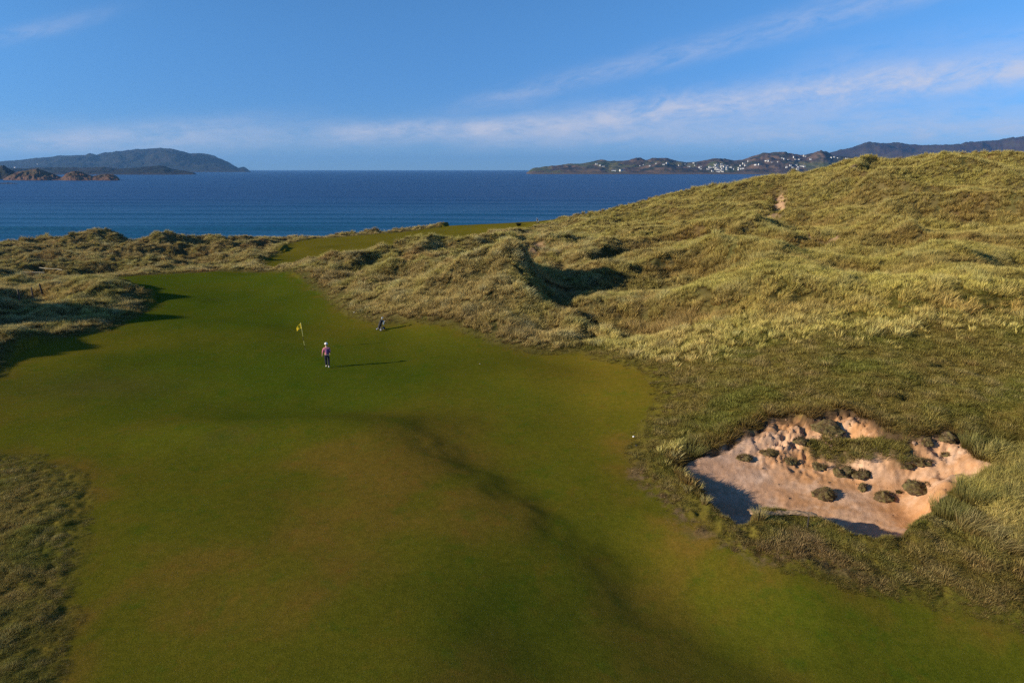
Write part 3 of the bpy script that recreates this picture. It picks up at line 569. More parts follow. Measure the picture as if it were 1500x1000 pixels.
def scatter(name, pts, rot, scl, idx, tint, coll):
    me_ = bpy.data.meshes.new(name); n = len(pts); me_.vertices.add(n); me_.vertices.foreach_set('co', pts.astype(np.float32).ravel())
    me_.attributes.new('rot', 'FLOAT_VECTOR', 'POINT').data.foreach_set('vector', rot.astype(np.float32).ravel())
    me_.attributes.new('scl', 'FLOAT_VECTOR', 'POINT').data.foreach_set('vector', scl.astype(np.float32).ravel())
    me_.attributes.new('idx', 'INT', 'POINT').data.foreach_set('value', idx.astype(np.int32))
    tt = np.ones((n, 4), np.float32); tt[:, :3] = tint; me_.attributes.new('tint', 'FLOAT_COLOR', 'POINT').data.foreach_set('color', tt.ravel())
    o = bpy.data.objects.new(name, me_); C.objects.link(o)
    ng = bpy.data.node_groups.new(name, 'GeometryNodeTree')
    ng.interface.new_socket('Geometry', in_out='INPUT', socket_type='NodeSocketGeometry'); ng.interface.new_socket('Geometry', in_out='OUTPUT', socket_type='NodeSocketGeometry')
    N = ng.nodes; Lk = ng.links; gi = N.new('NodeGroupInput'); go = N.new('NodeGroupOutput'); ip = N.new('GeometryNodeInstanceOnPoints'); ci = N.new('GeometryNodeCollectionInfo')
    ci.inputs['Collection'].default_value = coll; ci.inputs['Separate Children'].default_value = True; ci.inputs['Reset Children'].default_value = True
    def na(nm, ty):
        q = N.new('GeometryNodeInputNamedAttribute'); q.data_type = ty; q.inputs['Name'].default_value = nm; return q.outputs['Attribute']
    Lk.new(gi.outputs[0], ip.inputs['Points']); Lk.new(ci.outputs[0], ip.inputs['Instance']); ip.inputs['Pick Instance'].default_value = True
    Lk.new(na('idx', 'INT'), ip.inputs['Instance Index']); Lk.new(na('rot', 'FLOAT_VECTOR'), ip.inputs['Rotation']); Lk.new(na('scl', 'FLOAT_VECTOR'), ip.inputs['Scale'])
    Lk.new(ip.outputs[0], go.inputs[0]); md = o.modifiers.new('blades', 'NODES'); md.node_group = ng
    return o
def samp(arr, x, y): return interp(arr, gv, gu, x, y)
NS = 700000
v_ = rng.uniform(math.log(13), math.log(216), NS); u_ = rng.uniform(-1.12, 1.12, NS)
y_ = np.exp(v_); x_ = u_*(y_+4)
keep = np.abs(x_) < .93*y_+9; x_, y_ = x_[keep], y_[keep]
z_ = gh(x_, y_)
om = samp(out_m, x_, y_); cutv = samp(m_mown, x_, y_); bk = samp(sd_b, x_, y_); bkn = samp(np.clip(bank, 0, 1), x_, y_); lfn = samp(left_near, x_, y_)
ter = samp(np.clip(terr, 0, 1), x_, y_); shf = samp(np.clip(shelf, 0, 1), x_, y_); scr = samp(np.maximum(scar, path*.7), x_, y_)
nn1 = fbm(x_, y_, 9, 101, 4, .55); nn2 = fbm(x_, y_, 2.4, 401, 3, .6); nn3 = fbm(x_, y_, .9, 411, 2, .6); nn4 = fbm(x_, y_, 22, 421, 3); hue = fbm(x_, y_, 5, 431, 4, .6)
e_ = .5; gx_ = (gh(x_+e_, y_)-gh(x_-e_, y_))/(2*e_); gy_ = (gh(x_, y_+e_)-gh(x_, y_-e_))/(2*e_)
ok = (cutv < .45) & (rng.random(len(x_)) < .25+.75*sst(0, 2.2, om+.8*nn3)) & (bk < -.02) & (rng.random(len(x_)) > scr*1.1) & (z_ > -8.0)
inshelf = (shf > .45) & (bk > 0)
shortz = np.clip(np.maximum(bkn, lfn) + sst(2.2, .4, om), 0, 1)
is_short = (rng.random(len(x_)) < shortz*1.02-.02+.0*nn2) | inshelf
is_short &= ~((x_ > 18.5+.8*nn2) & (y_ < 27.5) & (y_ > 19.5)) | inshelf
tall = ok & ~is_short & (nn2+.6*nn3-.25*ter > -.34)
ring_d = -bk
def tints(i, short):
    c = lerp(np.broadcast_to(col(.50, .41, .185), (i.sum(), 3)), col(.36, .33, .115), sst(-.25, .35, hue[i]+.4*nn4[i]))
    c = lerp(c, col(.40, .25, .105), sst(.18, .5, nn1[i]-.4*hue[i])*.6)
    c = lerp(c, col(.38, .38, .24), sst(.15, .5, nn3[i]*.5+nn2[i])*.6*(1-short))
    c = lerp(c, col(.36, .32, .085), np.clip(sst(2, 25, x_[i])*.55, 0, 1))
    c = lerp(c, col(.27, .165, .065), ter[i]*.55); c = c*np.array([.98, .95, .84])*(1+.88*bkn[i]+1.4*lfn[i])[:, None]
    if short:
        s = lerp(np.broadcast_to(col(.33, .275, .070), c.shape), col(.17, .185, .035), sst(-.2, .4, hue[i]+.5*nn2[i])); s = lerp(s, col(.42, .33, .15), sst(.05, .5, nn3[i]+.5*nn1[i])*.6)
        s = lerp(s, col(.28, .165, .07), sst(.25, .6, -hue[i]+.4*nn3[i])*.5)
        c = lerp(s, c, np.clip(sst(50, 62, y_[i])+.25, 0, 1)*.5)
        c = lerp(c, col(.20, .105, .045), sst(.5, .1, ring_d[i])*(ring_d[i] > 0)*sst(24.5, 27, y_[i])*.6)
        c = lerp(c, col(.40, .26, .14), sst(2.8, 2.2, ring_d[i])*sst(1.0, 1.6, ring_d[i])*sst(14, 11, x_[i])*sst(30.5, 28.5, y_[i])*.6)
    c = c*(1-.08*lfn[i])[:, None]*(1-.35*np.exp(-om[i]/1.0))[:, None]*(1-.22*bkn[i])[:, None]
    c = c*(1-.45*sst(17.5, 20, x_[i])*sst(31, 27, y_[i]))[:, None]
    return c*np.clip(np.exp(rng.normal(0, .33, (len(c), 1))), .45, 1.5)*(1+.35*np.clip(hue[i], -1, 1))[:, None]
def place(name, i, coll, nk, smin, smax, mod, label, tintv):
    n = i.sum(); pts = np.stack([x_[i], y_[i], z_[i]], -1)
    rot = np.stack([np.clip(np.arctan(gy_[i])*.45, -.5, .5)+rng.normal(0, .10, n), -np.clip(np.arctan(gx_[i])*.45, -.5, .5)+rng.normal(0, .10, n), rng.uniform(-.7, .7, n)], -1)
    s = rng.uniform(smin, smax, n)*mod; scl = np.stack([s*rng.uniform(.9, 1.25, n), s*rng.uniform(.9, 1.25, n), s*rng.uniform(.8, 1.1, n)], -1)
    o = scatter(name, pts, rot, scl, rng.integers(0, nk, n), tintv, coll); tag(o, label, 'grass', kind='stuff'); return o
bkn_t = samp(brkn, x_[tall], y_[tall]); mod_t = np.clip(.74+(.35+.75*bkn_t)*nn2[tall]+(.2+.45*bkn_t)*nn3[tall]+.2*ter[tall], .25, 1.3)*(1+.25*sst(60, 160, y_[tall]))*(.55+.45*sst(.3, 3.5, om[tall]))
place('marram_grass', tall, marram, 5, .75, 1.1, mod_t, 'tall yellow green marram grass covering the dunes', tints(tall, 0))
sh = (ok & is_short | inshelf & (bk > 0) & (cutv < .5)) & (rng.random(len(x_)) < .9) & (y_ < 150)
lipz = sst(.5, .1, ring_d[sh])*(ring_d[sh] > 0)*(x_[sh] < 17)*.7; mod_s = np.clip(.85+.7*nn3[sh]+.5*nn2[sh]+lipz*.7, .25, 2.2)*(1-.55*(y_[sh] < 26)*sst(1.1, .3, ring_d[sh]))*(.45+.55*sst(0, 2.5, om[sh]))*(1+.5*sst(30, 60, y_[sh]))*(1-.38*lfn[sh])
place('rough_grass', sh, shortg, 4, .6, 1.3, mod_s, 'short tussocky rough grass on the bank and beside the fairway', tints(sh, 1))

# ------------------------------------------------------------------ single tussocks round the bunker
greenB = blade_mat('tussock_green', False, (.24, .23, .075)); paleB = blade_mat('tussock_pale', False, (.40, .34, .14))
def tussock(px, py, label, h, n, spread, mat, seed, wind=(.3, .1), lean=.6, dz=0):
    p = on(px, py); o = link('marram_tussock', tuft('blades', int(n*1.7), h, 0, lean, .013, seed, wind, 1.2, 4, mat, spread)); o.location = (p[0], p[1], p[2]+dz); tag(o, label, 'grass tussock')
tussock(1012, 668, 'dark green marram tussock hanging over the left corner of the bunker', .95, 420, .5, greenB, 1, (.15, 0), .7)
tussock(1388, 752, 'bright green feathery tussock against the sand at the bunker right edge', .75, 420, .6, greenB, 2, (.1, .15), .45)
tussock(1424, 730, 'large green tussock on the bank behind the feathery one', .95, 450, .7, greenB, 3, (.15, .1), .5)
tussock(1032, 738, 'small pale green tuft growing in the shaded sand by the left lip', .5, 70, .12, paleB, 4, (.2, .1), .6)
tussock(1008, 722, 'thin pale tuft leaning off the lip above the small tuft', .45, 40, .12, paleB, 5, (-.2, .1), .6)
tussock(1112, 758, 'pale tuft on the front lip beside the eroded turf shelf', .55, 120, .25, paleB, 6, (.1, .2), .6)
tussock(1428, 775, 'long combed over tussock with arching blades below the bunker', .9, 300, .6, paleB, 7, (.6, -.3), .7)
tussock(1470, 800, 'flattened pale tussock near the right edge of the photo', .9, 260, .6, paleB, 8, (.6, -.3), .8)
tussock(1418, 655, 'upright green tuft at the top right corner of the sand', .9, 160, .3, greenB, 9, (.1, .1), .5)
tussock(1262, 668, 'olive grass tussock spilling over the vegetated island in the sand', .32, 160, .5, greenB, 10, (.5, -.2), .8)
tussock(1325, 672, 'straw and green tussock at the right end of the island in the sand', .34, 150, .4, greenB, 11, (.6, -.1), .8)

# ------------------------------------------------------------------ slumped sods lying in the bunker
mS, tS, bS = new_mat('sod', .95, spec=.1); pS = tS.node('ShaderNodeTexCoord').outputs['Object']
fS = tS.noise(pS, 4, 5, .65); kS = tS.mix(tS.ramp(fS, .35, .62), (.075, .045, .026), (.15, .12, .045)); kS = tS.mix(tS.ramp(tS.noise(pS, 13, 4, .6), .55, .7), kS, (.22, .18, .10))
tS.put(bS.inputs['Base Color'], kS); bnS = tS.node('ShaderNodeBump'); bnS.inputs['Distance'].default_value = .06; bnS.inputs['Strength'].default_value = .8
tS.put(bnS.inputs['Height'], tS.noise(pS, 9, 6, .7)); tS.put(bS.inputs['Normal'], bnS.outputs[0])
mossB = blade_mat('sod_moss', False, (.23, .17, .075))
def sod(px, py, wpx, hpx, seed, label):
    p = on(px, py); sc_ = p[1]/.93/1000; a = wpx*sc_*.5; c = hpx*sc_*.50; b_ = a*.72
    bm = bmesh.new(); bmesh.ops.create_icosphere(bm, subdivisions=4, radius=1); co = np.array([v.co[:] for v in bm.verts])
    k = .92 + .75*fbm(co[:, 0]*1.3+co[:, 2], co[:, 1]*1.3-co[:, 2]*.7, .9, 500+seed, 4, .6) + .22*fbm(co[:, 0]*3+seed, co[:, 1]*3+co[:, 2]*3, .8, 520+seed, 3, .6)
    for v, q in zip(bm.verts, k):
        z = v.co.z*q; v.co = Vector((v.co.x*q*a, v.co.y*q*b_, (z if z > -.4 else -.4)*c*(.8+.35*math.sin(v.co.x*3+seed))))
    r = random.Random(seed); o = bm_obj('sod_clump', bm, mS, None, True); o.location = (p[0], p[1], p[2]+c*.15); o.rotation_euler = (0, 0, r.uniform(-.6, .6)); tag(o, label, 'sod clump')
    vs = []; fs = []                                  # short moss and grass on its top
    for _ in range(int(900*a)+160):
        th = r.uniform(0, 6.283); rr_ = math.sqrt(r.random())*.97; x0, y0 = math.cos(th)*rr_*a, math.sin(th)*rr_*b_; z0 = c*math.sqrt(max(0, 1-rr_*rr_))*.85
        if math.sin(x0*7/a*.6+seed)+math.cos(y0*6/b_*.5+seed*2) < -.15: continue
        hh = r.uniform(.03, .16)*(1-.4*rr_); lx, ly = r.gauss(.04, .07)+math.cos(th)*.07*rr_, r.gauss(-.02, .06)+math.sin(th)*.07*rr_; i0 = len(vs); vs += [(x0-.012, y0, z0), (x0+.012, y0, z0), (x0+lx, y0+ly, z0+hh)]; fs.append((i0, i0+1, i0+2))
    mm = bpy.data.meshes.new('grass_cap'); mm.from_pydata(vs, [], fs); g = link('grass_cap', mm, mossB, o)
for k, (px, py, wp, hp_, lb) in enumerate([
    (1208, 630, 46, 22, 'large olive turf clump near the top of the sand, under the highest lip'),
    (1175, 648, 30, 12, 'flat dark turf clump left of the vegetated island in the sand'),
    (1157, 678, 20, 12, 'small mossy lump alone in the middle left of the sand'),
    (1200, 686, 22, 16, 'dark leaning lump below the left end of the island in the sand'),
    (1236, 694, 32, 24, 'dark brown boulder shaped clod under the island in the sand'),
    (1262, 697, 28, 17, 'grey cracked clod touching the right side of the dark brown one'),
    (1206, 726, 36, 22, 'rounded mossy clump low in the open sand, leftmost of the low row'),
    (1263, 717, 14, 16, 'small upright clod between the mossy clumps of the low row'),
    (1296, 730, 30, 18, 'compact round sod with a dark right side, alone on smooth sand'),
    (1345, 716, 44, 24, 'longest mossy clump, lying at the right of the low row'),
    (1316, 722, 7, 5, 'fist sized brown clod beside the compact round sod'),
    (1090, 673, 22, 11, 'pale crusted lump at the left of the sand with a pointed shadow'),
    (1126, 664, 26, 10, 'brown sod half buried under the left bank of the sand'),
    (1356, 650, 22, 14, 'round dark clump under the right top lip of the sand'),
    (1390, 643, 34, 18, 'dark brown sod hanging from the top right lip'),
    (1352, 680, 22, 16, 'brown clod at the right foot of the island in the sand'),
    (1328, 684, 20, 12, 'pale brown clod left of the one at the island foot'),
    (1385, 668, 12, 7, 'small clod on the ridge at the right end of the sand')]): sod(px, py, wp, hp_, k+1, lb)

cm_ = []
for k in range(5):
    bm = bmesh.new(); bmesh.ops.create_icosphere(bm, subdivisions=2, radius=1); rk = random.Random(k)
    for v in bm.verts: v.co = Vector((v.co.x*rk.uniform(.75, 1.2), v.co.y*rk.uniform(.6, 1.1), v.co.z*rk.uniform(.45, .8)))*1.0
    q = bpy.data.meshes.new('clod'); bm.to_mesh(q); bm.free(); cm_.append(q)
cmat = bpy.data.materials.new('clod'); cmat.use_nodes = True; tt_ = NT(cmat.node_tree); bb = tt_.n['Principled BSDF']; bb.inputs['Roughness'].default_value = .95; bb.inputs['Specular IOR Level'].default_value = .1
tt_.put(bb.inputs['Base Color'], tt_.node('ShaderNodeAttribute', attribute_type='INSTANCER', attribute_name='tint').outputs['Color'])
for q in cm_: q.materials.append(cmat)
nc = 26000; cx_ = rng.uniform(7, 24, nc); cy_ = rng.uniform(22.5, 34, nc); sdc = samp(sd_b, cx_, cy_); br = samp(brk, cx_, cy_); rb = samp(rub, cx_, cy_)
kp = (sdc > .12) & (rng.random(nc) < (.03+.55*br*sst(-.05, .3, rb)+.12*np.exp(-sdc/.5))*.55); cx_, cy_, sdc, br = cx_[kp], cy_[kp], sdc[kp], br[kp]; n_ = len(cx_)
sz = .012+.04*rng.random(n_)**3*(.5+br)+.10*rng.random(n_)**14*(.3+br)
tc_ = lerp(np.broadcast_to(col(.34, .21, .13), (n_, 3)), col(.10, .07, .04), (rng.random(n_) < .45)*1.0)*rng.uniform(.7, 1.3, (n_, 1))
o = scatter('sand_clods', np.stack([cx_, cy_, gh(cx_, cy_)+sz*.2], -1), rng.uniform(-.6, .6, (n_, 3))*np.array([1, 1, 5]), np.stack([sz, sz, sz], -1), rng.integers(0, 5, n_), tc_, src_collection('clod_kinds', cm_)); tag(o, 'small clods and crumbs of turf scattered on the sand', 'clods', kind='stuff')

# ------------------------------------------------------------------ turf shelf and stake at the front lip
p = on(1146, 750); n_ = 60; m_ = 14
tx = np.linspace(-1.35, 1.35, n_)[None]+0*np.zeros((m_, 1)); tv_ = np.linspace(0, 1, m_)[:, None]+0*tx; ang = tv_*math.pi*1.15-.15
wv = .17*(1-.35*(tx+1.35)/2.7)*(1+.5*fbm(tx, tv_*.2, .8, 601, 3)); hv_ = .08*(1+.5*fbm(tx, tv_, .5, 605, 3))
sxx = tx; syy = .10*np.sin(tx*1.3)-.30*(tx+1.35)/2.7 - np.cos(ang)*wv+.06*fbm(tx, tv_, .3, 609, 3); szz = np.sin(ang)*hv_ - .16*((tx+1.35)/2.7)**2 + .05*np.sin(tx*2.1) + .05*fbm(tx, tv_*2, .25, 611, 3)
o = link('turf_shelf', grid_mesh('turf_shelf', sxx, syy, szz), speck('dry_turf', (.36, .24, .14), .95, 9, .45, .05, .8)); o.location = (p[0], p[1]+.1, p[2]+.03); tag(o, 'pale crumbling shelf of dry turf overhanging the front of the bunker', 'turf shelf')
p = on(1182, 776); bm = bmesh.new()
g = bmesh.ops.create_cone(bm, cap_ends=True, segments=8, radius1=.035, radius2=.03, depth=.62)['verts']; bmesh.ops.translate(bm, verts=g, vec=(0, 0, .24))
g = bmesh.ops.create_cone(bm, cap_ends=True, segments=8, radius1=.03, radius2=.012, depth=.04)['verts']; bmesh.ops.translate(bm, verts=g, vec=(0, 0, .57))
o = bm_obj('stake', bm, speck('dark_wood', (.03, .025, .02), .8, 14, .4)); o.location = p; o.rotation_euler = (R(-4), R(4), 0); tag(o, 'short dark stake standing in the grass at the front lip of the bunker', 'stake')

# ------------------------------------------------------------------ fence posts in the left dunes
wood = speck('weathered_post', (.10, .085, .065), .9, 10, .35, .2, .4); darkw = speck('dark_post', (.02, .018, .016), .9, 10, .3)
def post(px, py, h, tilt, mat, label):
    p = on(px, py); bm = bmesh.new()
    bmesh.ops.create_cone(bm, cap_ends=True, segments=9, radius1=.10, radius2=.075, depth=h); bmesh.ops.translate(bm, verts=bm.verts, vec=(0, 0, h/2-.1))
    g = bmesh.ops.create_cone(bm, cap_ends=True, segments=9, radius1=.075, radius2=.03, depth=.08)['verts']; bmesh.ops.translate(bm, verts=g, vec=(0, 0, h-.06))
    o = bm_obj('fence_post', bm, mat); o.location = p; o.rotation_euler = (0, tilt, 0); tag(o, label, 'post')
post(63, 433, 1.3, R(-8), darkw, 'dark leaning post sticking out of the marram left of the green'); post(29, 445, 1.5, R(2), wood, 'grey post at the edge of the dark dune shadow, leftmost of the posts')
post(49, 440, 1.4, R(0), wood, 'pale grey post between the dark post and the leftmost one')
# two pale weathered planks lying by the track
def plank(px, py, L, rz, label):
    p = on(px, py); bm = bmesh.new(); bmesh.ops.create_cube(bm, size=1)
    for v in bm.verts: v.co = Vector((v.co.x*L, v.co.y*.22, v.co.z*.06))
    bmesh.ops.subdivide_edges(bm, edges=bm.edges[:], cuts=3)
    for v in bm.verts: v.co.z += .05*math.sin(v.co.x*1.7)
    bmesh.ops.bevel(bm, geom=bm.edges[:], offset=.01, affect='EDGES') if False else None
    o = bm_obj('plank', bm, speck('bleached_wood', (.42, .38, .27), .9, 6, .2)); o.location = (p[0], p[1], p[2]+.35); o.rotation_euler = (0, R(3), rz); tag(o, label, 'plank')
plank(75, 397, 4.5, R(-12), 'long bleached plank lying among the dunes at the left'); plank(50, 402.5, 3, R(3), 'shorter bleached plank lying left of the long one')

# ------------------------------------------------------------------ skinned figures
def skin(name, chain, radii, edges, mat, parent=None, sub=2):
    me_ = bpy.data.meshes.new(name); me_.from_pydata(chain, edges, []); o = link(name, me_, mat, parent)
    md = o.modifiers.new('skin', 'SKIN'); md.use_smooth_shade = True
    for v, r in zip(me_.skin_vertices[0].data, radii): v.radius = (r, r) if not isinstance(r, tuple) else r
    me_.skin_vertices[0].data[0].use_root = True
    s = o.modifiers.new('sub', 'SUBSURF'); s.levels = sub; s.render_levels = sub
    return o
skinM = speck('skin', (.55, .33, .24), .6, 10, .08); pinkM = speck('pink_cloth', (.52, .17, .22), .85, 18, .18); navyM = speck('navy_cloth', (.015, .016, .03), .85, 18, .25); whiteM = speck('white_cloth', (.80, .79, .76), .7, 18, .06); hairM = speck('grey_hair', (.16, .12, .09), .8, 20, .3)
purpleM = speck('purple_cloth', (.16, .06, .17), .85, 18, .2)
# person, walking away from the drone; local +y is forward, left foot ahead
px_, py_ = 480, 538; p = on(px_, py_)
per = empty('person', p, R(12), label='person in pink shirt, navy trousers and white cap walking across the green', cat='person')
V = [(0, 0, .96), (0, .01, 1.10), (0, .02, 1.28), (0, .03, 1.44), (0, .045, 1.52), (0, .06, 1.60), (0, .075, 1.68), (0, .075, 1.76),
     (-.18, .02, 1.41), (-.25, -.03, 1.16), (-.32, .06, .93), (.18, .02, 1.41), (.215, .04, 1.16), (.20, .20, .98),
     (-.09, .01, .90), (-.08, .16, .50), (-.07, .16, .09), (-.07, .29, .035), (.09, 0, .90), (.08, -.02, .49), (.10, -.24, .13), (.10, -.16, .03)]
E = [(0, 1), (1, 2), (2, 3), (3, 4), (4, 5), (5, 6), (6, 7), (3, 8), (8, 9), (9, 10), (3, 11), (11, 12), (12, 13), (0, 14), (14, 15), (15, 16), (16, 17), (0, 18), (18, 19), (19, 20), (20, 21)]
Rd = [(.14, .10), (.135, .095), (.15, .10), (.11, .08), .052, .068, .085, .062, .06, .045, .027, .06, .045, .027, .085, .058, .036, .03, .085, .058, .036, .03]
body = skin('body', V, Rd, E, skinM, per)
def fingers(wr, d, side, mat):
    wr, d = Vector(wr), Vector(d).normalized(); sd_ = Vector((0, 1, 0)) if abs(d.y) < .7 else Vector((0, 0, 1)); lat = d.cross(sd_).normalized(); fw = lat.cross(d).normalized()
    vs = [wr, wr+d*.09]; rd = [.026, (.038, .018)]; ed = [(0, 1)]
    for i, L in enumerate((.065, .078, .072, .055)):
        o_ = fw*(.030-.020*i); b0 = len(vs); vs += [wr+d*.10+o_, wr+d*(.10+L*.55)+o_+lat*side*.006, wr+d*(.10+L)+o_+lat*side*.022]; rd += [.010, .009, .007]; ed += [(1, b0), (b0, b0+1), (b0+1, b0+2)]
    b0 = len(vs); vs += [wr+d*.045+fw*.045, wr+d*.085+fw*.06]; rd += [.012, .009]; ed += [(1, b0), (b0, b0+1)]
    return skin('hand', [tuple(v) for v in vs], rd, ed, mat, per, 1)
fingers((-.32, .06, .93), (-.10, .20, -.95), 1, skinM); fingers((.20, .20, .98), (.05, .45, -.85), -1, skinM)
skin('shirt', [(0, 0, .93), (0, .01, 1.10), (0, .02, 1.28), (0, .03, 1.42), (0, .035, 1.48), (-.185, .02, 1.40), (-.25, -.02, 1.18), (-.29, .03, 1.05), (.185, .02, 1.40), (.218, .04, 1.18), (.208, .14, 1.05)], [(.175, .135), (.165, .13), (.175, .13), (.125, .10), .06, .085, .068, .050, .085, .068, .050],
     [(0, 1), (1, 2), (2, 3), (3, 4), (3, 5), (5, 6), (6, 7), (3, 8), (8, 9), (9, 10)], pinkM, per)
skin('vest', [(.01, .005, .96), (.012, .012, 1.12), (.015, .02, 1.28), (.012, .03, 1.40)], [(.168, .142), (.168, .142), (.172, .142), (.13, .115)], [(0, 1), (1, 2), (2, 3)], purpleM, per)
skin('trousers', [(0, 0, .98), (0, 0, .90), (-.095, .02, .86), (-.10, .16, .50), (-.10, .16, .12), (.095, 0, .86), (.10, -.02, .49), (.10, -.22, .17)], [(.165, .12), (.165, .125), .105, .082, .068, .105, .082, .068], [(0, 1), (1, 2), (2, 3), (3, 4), (1, 5), (5, 6), (6, 7)], navyM, per)
skin('shoe', [(-.10, .12, .065), (-.10, .22, .055), (-.10, .33, .045)], [(.052, .05), (.05, .048), (.042, .036)], [(0, 1), (1, 2)], whiteM, per)
skin('shoe', [(.10, -.27, .14), (.10, -.19, .08), (.10, -.10, .045)], [(.052, .05), (.05, .045), (.042, .034)], [(0, 1), (1, 2)], whiteM, per)
skin('hair', [(0, .035, 1.60), (0, .045, 1.68)], [(.085, .075), (.095, .09)], [(0, 1)], hairM, per)
bm = bmesh.new(); bmesh.ops.create_uvsphere(bm, u_segments=20, v_segments=12, radius=.122)
bmesh.ops.delete(bm, geom=[v for v in bm.verts if v.co.z < -.02], context='VERTS')
for v in bm.verts: v.co.z *= .95; v.co.y *= 1.12
cap = bm_obj('cap', bm, whiteM, per, True); cap.location = (0, .07, 1.715)
bm = bmesh.new(); n = 12; a = [bm.verts.new((.10*math.cos(math.pi*i/n), .09*math.sin(math.pi*i/n), 0)) for i in range(n+1)]; c = [bm.verts.new((.105*math.cos(math.pi*i/n), .10+.11*math.sin(math.pi*i/n), -.02)) for i in range(n+1)]
for i in range(n): bm.faces.new((a[i], a[i+1], c[i+1], c[i]))
ex = bmesh.ops.solidify(bm, geom=bm.faces[:], thickness=.008)
pk = bm_obj('peak', bm, whiteM, cap); pk.location = (0, .03, -.01)
# face (nose, ears, eyes, mouth), mostly turned away
bm = bmesh.new()
for c_, s_ in [((0, .172, 1.655), (.015, .022, .026)), ((-.088, .07, 1.66), (.012, .022, .033)), ((.088, .07, 1.66), (.012, .022, .033))]:
    g = bmesh.ops.create_uvsphere(bm, u_segments=10, v_segments=8, radius=1)['verts']
    for v in g: v.co = Vector((v.co.x*s_[0]+c_[0], v.co.y*s_[1]+c_[1], v.co.z*s_[2]+c_[2]))
bm_obj('face', bm, skinM, per, True)
bm = bmesh.new()
for c_, s_ in [((-.033, .150, 1.685), (.014, .008, .008)), ((.033, .150, 1.685), (.014, .008, .008)), ((0, .150, 1.61), (.026, .008, .006))]:
    g = bmesh.ops.create_uvsphere(bm, u_segments=10, v_segments=8, radius=1)['verts']
    for v in g: v.co = Vector((v.co.x*s_[0]+c_[0], v.co.y*s_[1]+c_[1], v.co.z*s_[2]+c_[2]))
bm_obj('eyes_and_mouth', bm, hairM, per, True)

def rod(bm, a, b, r, seg=8, r2=None):
    a, b = Vector(a), Vector(b); d = b-a; g = bmesh.ops.create_cone(bm, cap_ends=True, segments=seg, radius1=r, radius2=r if r2 is None else r2, depth=d.length)['verts']
    q = d.to_track_quat('Z', 'Y')
    for v in g: v.co = q @ v.co + (a+b)/2
# ------------------------------------------------------------------ flagstick
yellowM = speck('yellow_flag', (.80, .60, .03), .8, 10, .12); blackM = speck('black_rubber', (.012, .012, .012), .6, 12, .3); pale = speck('painted_pole', (.62, .58, .20), .5, 12, .1); blk = speck('black_paint', (.03, .03, .03), .5, 12, .2)
p = on(447, 512); fl = empty('flagstick', p, label='flagstick with a drooping yellow flag standing in the hole', cat='golf flag'); fl.rotation_euler = (R(1), R(-4.5), 0)
for k in range(6):
    bm = bmesh.new(); rod(bm, (0, 0, k*.36), (0, 0, (k+1)*.36), .016 if k else .014, 10); s_ = bm_obj('pole_section', bm, [blk, pale][k % 2 if k < 4 else 1], fl)
bm = bmesh.new(); nx_, nz_ = 12, 9; gr = []
for i in range(nx_+1):
    u = i/nx_; row = []
    for j in range(nz_+1):
        v = j/nz_; L = .50; row.append(bm.verts.new((-L*u*.85, .07*math.sin(u*7+v*1.5)*u, 2.14-.42*v*(1-.45*u)-.30*u*u-.10*u)))
    gr.append(row)
for i in range(nx_):
    for j in range(nz_): bm.faces.new((gr[i][j], gr[i+1][j], gr[i+1][j+1], gr[i][j+1]))
bmesh.ops.solidify(bm, geom=bm.faces[:], thickness=.006)
bm_obj('flag', bm, yellowM, fl, True)
bm = bmesh.new(); bmesh.ops.create_uvsphere(bm, u_segments=10, v_segments=8, radius=.026); q = bm_obj('finial', bm, pale, fl, True); q.location = (0, 0, 2.17)
bm = bmesh.new(); r1 = [bm.verts.new((.054*math.cos(a*math.pi/10), .054*math.sin(a*math.pi/10), .004)) for a in range(20)]; r2 = [bm.verts.new((.060*math.cos(a*math.pi/10), .060*math.sin(a*math.pi/10), .006)) for a in range(20)]; r3 = [bm.verts.new((.054*math.cos(a*math.pi/10), .054*math.sin(a*math.pi/10), -.10)) for a in range(20)]
for i in range(20): bm.faces.new((r1[i], r1[(i+1) % 20], r2[(i+1) % 20], r2[i])); bm.faces.new((r1[i], r3[i], r3[(i+1) % 20], r1[(i+1) % 20]))
bm_obj('hole_cup', bm, whiteM, fl)

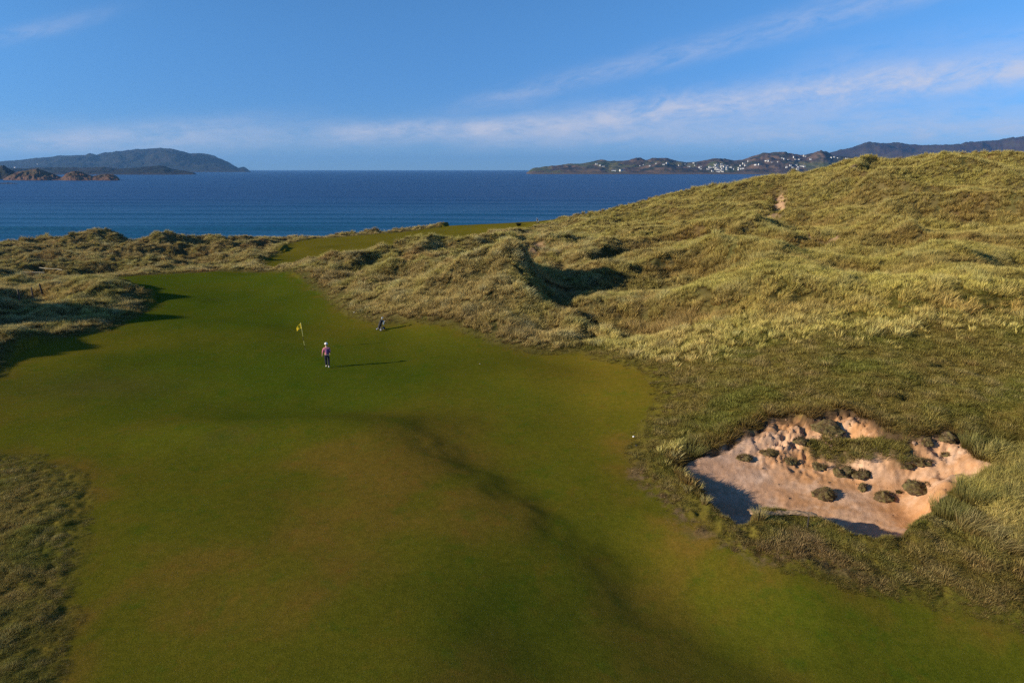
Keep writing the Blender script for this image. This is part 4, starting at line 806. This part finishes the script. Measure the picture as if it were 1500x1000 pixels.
# ------------------------------------------------------------------ golf trolley with bag
metal = speck('grey_metal', (.35, .35, .36), .35, 10, .1, .6); bagM = speck('black_bag', (.018, .018, .022), .7, 10, .3)
def trolley(px, py, rz, label, sc=1.):
    p = on(px, py); e = empty('golf_trolley', p, rz, label=label, cat='golf trolley'); e.scale = (sc, sc, sc)
    for (x, y, r) in ((-.32, 0, .15), (.32, 0, .15), (0, .55, .11)):
        bm = bmesh.new(); rod(bm, (x-.025, y, r), (x+.025, y, r), r, 20); wv = bm_obj('wheel', bm, blackM, e)
        bm = bmesh.new(); rod(bm, (x-.03, y, r), (x+.03, y, r), r*.55, 12); bm_obj('rim', bm, metal, wv)
    bm = bmesh.new()
    for a, b_ in (((-.32, 0, .15), (.32, 0, .15)), ((-.3, 0, .15), (0, .12, .35)), ((.3, 0, .15), (0, .12, .35)), ((0, .55, .11), (0, .12, .35)), ((0, .12, .35), (0, -.38, 1.02))): rod(bm, a, b_, .018)
    bm_obj('frame', bm, metal, e)
    bm = bmesh.new(); rod(bm, (-.14, -.40, 1.03), (.14, -.40, 1.03), .022); bm_obj('handle', bm, blackM, e)
    bm = bmesh.new(); rod(bm, (0, .34, .22), (0, .02, .98), .125, 16, .155); rod(bm, (0, .02, .98), (0, .015, 1.0), .165, 16)
    bg_ = bm_obj('bag', bm, bagM, e, False)
    bm = bmesh.new(); rod(bm, (.10, .26, .34), (.12, .12, .74), .075, 12, .08); bm_obj('side_pocket', bm, whiteM, bg_)
    for k, (x, y) in enumerate(((-.07, .0), (.02, .05), (.07, -.02), (-.02, -.05), (.05, .08))):
        bm = bmesh.new(); rod(bm, (x, y+.02, .95), (x*1.3, y-.06, 1.20), .008); c_ = bm_obj('club', bm, metal, e)
        bm = bmesh.new(); g = bmesh.ops.create_uvsphere(bm, u_segments=10, v_segments=8, radius=.05)['verts']
        for v in g: v.co = Vector((v.co.x*1.1+x*1.3, v.co.y*.8+y-.07, v.co.z*1.2+1.22))
        bm_obj('head_cover' if k in (0, 3) else 'club_head', bm, whiteM if k in (0, 3) else metal, c_, True)
    bm = bmesh.new(); bmesh.ops.create_cube(bm, size=1); bmesh.ops.subdivide_edges(bm, edges=bm.edges[:], cuts=4)
    for v in bm.verts: v.co = Vector((v.co.x*.12+.02, v.co.y*.04-.17+.03*math.sin(v.co.x*9), v.co.z*.34+.74-.03*math.cos(v.co.x*7)))
    bm_obj('towel', bm, whiteM, e, True)
trolley(560, 484, R(75), 'three wheeled golf trolley with black bag and white towel beside the marram', .92)
trolley(787, 327, R(-60), 'tiny dark golf trolley far off on the upper fairway near the sea', 1.0)

# small dark bush on the far fairway
p = on(760, 331); bushB = blade_mat('bush_leaf', False, (.035, .045, .018)); o = link('bush', tuft('leaves', 500, 1.0, 0, .8, .07, 77, (0, 0), .8, 2, bushB, .35)); o.location = p; tag(o, 'small dark bush alone on the far fairway', 'bush')
# golf ball, white marker, stone
def ball(px, py, r, mat, name, label, cat, sq=1.):
    p = on(px, py); bm = bmesh.new(); bmesh.ops.create_icosphere(bm, subdivisions=3, radius=r)
    for v in bm.verts:
        v.co.z *= sq
        if sq < 1: v.co += Vector((math.sin(v.co.y*60), math.cos(v.co.z*70), math.sin(v.co.x*50)))*r*.08
    o = bm_obj(name, bm, mat, None, True); o.location = (p[0], p[1], p[2]+r*sq*.8); tag(o, label, cat)
ball(703, 533, .0215*1.1, whiteM, 'golf_ball', 'white golf ball lying alone on the right half of the green', 'golf ball')
ball(928, 640, .06, whiteM, 'marker_stone', 'small white stone marker at the edge of the fairway by the bunker', 'marker stone', .6)
ball(519, 458, .09, speck('pale_stone', (.5, .46, .38)), 'stone', 'pale stone in the grass edge left of and above the golf trolley', 'stone', .6)
ball(932, 653, .06, blk, 'sprinkler_head', 'black sprinkler head in the grass just below the white marker', 'sprinkler head', .6)

# ------------------------------------------------------------------ sea air
HAZE = 5.2e-5
if HAZE:
    bm = bmesh.new(); bmesh.ops.create_cube(bm, size=1)
    for v in bm.verts: v.co = Vector((v.co.x*76000, 9900+v.co.y*20800, 170+v.co.z*390))
    m = bpy.data.materials.new('sea_air'); m.use_nodes = True; t = NT(m.node_tree); t.n.clear()
    pv = t.node('ShaderNodeVolumePrincipled'); pv.inputs['Color'].default_value = (.22, .52, 1, 1); pv.inputs['Density'].default_value = HAZE; pv.inputs['Anisotropy'].default_value = .2
    o = t.node('ShaderNodeOutputMaterial'); t.l.new(pv.outputs[0], o.inputs['Volume'])
    hz = bm_obj('haze', bm, m); tag(hz, kind='stuff')
scene.cycles.max_bounces = 6; scene.cycles.diffuse_bounces = 3; scene.cycles.transparent_max_bounces = 6; scene.cycles.volume_bounces = 0
scene.cycles.use_denoising = False; scene.cycles.sample_clamp_indirect = 1.0; scene.cycles.sample_clamp_direct = 4.0
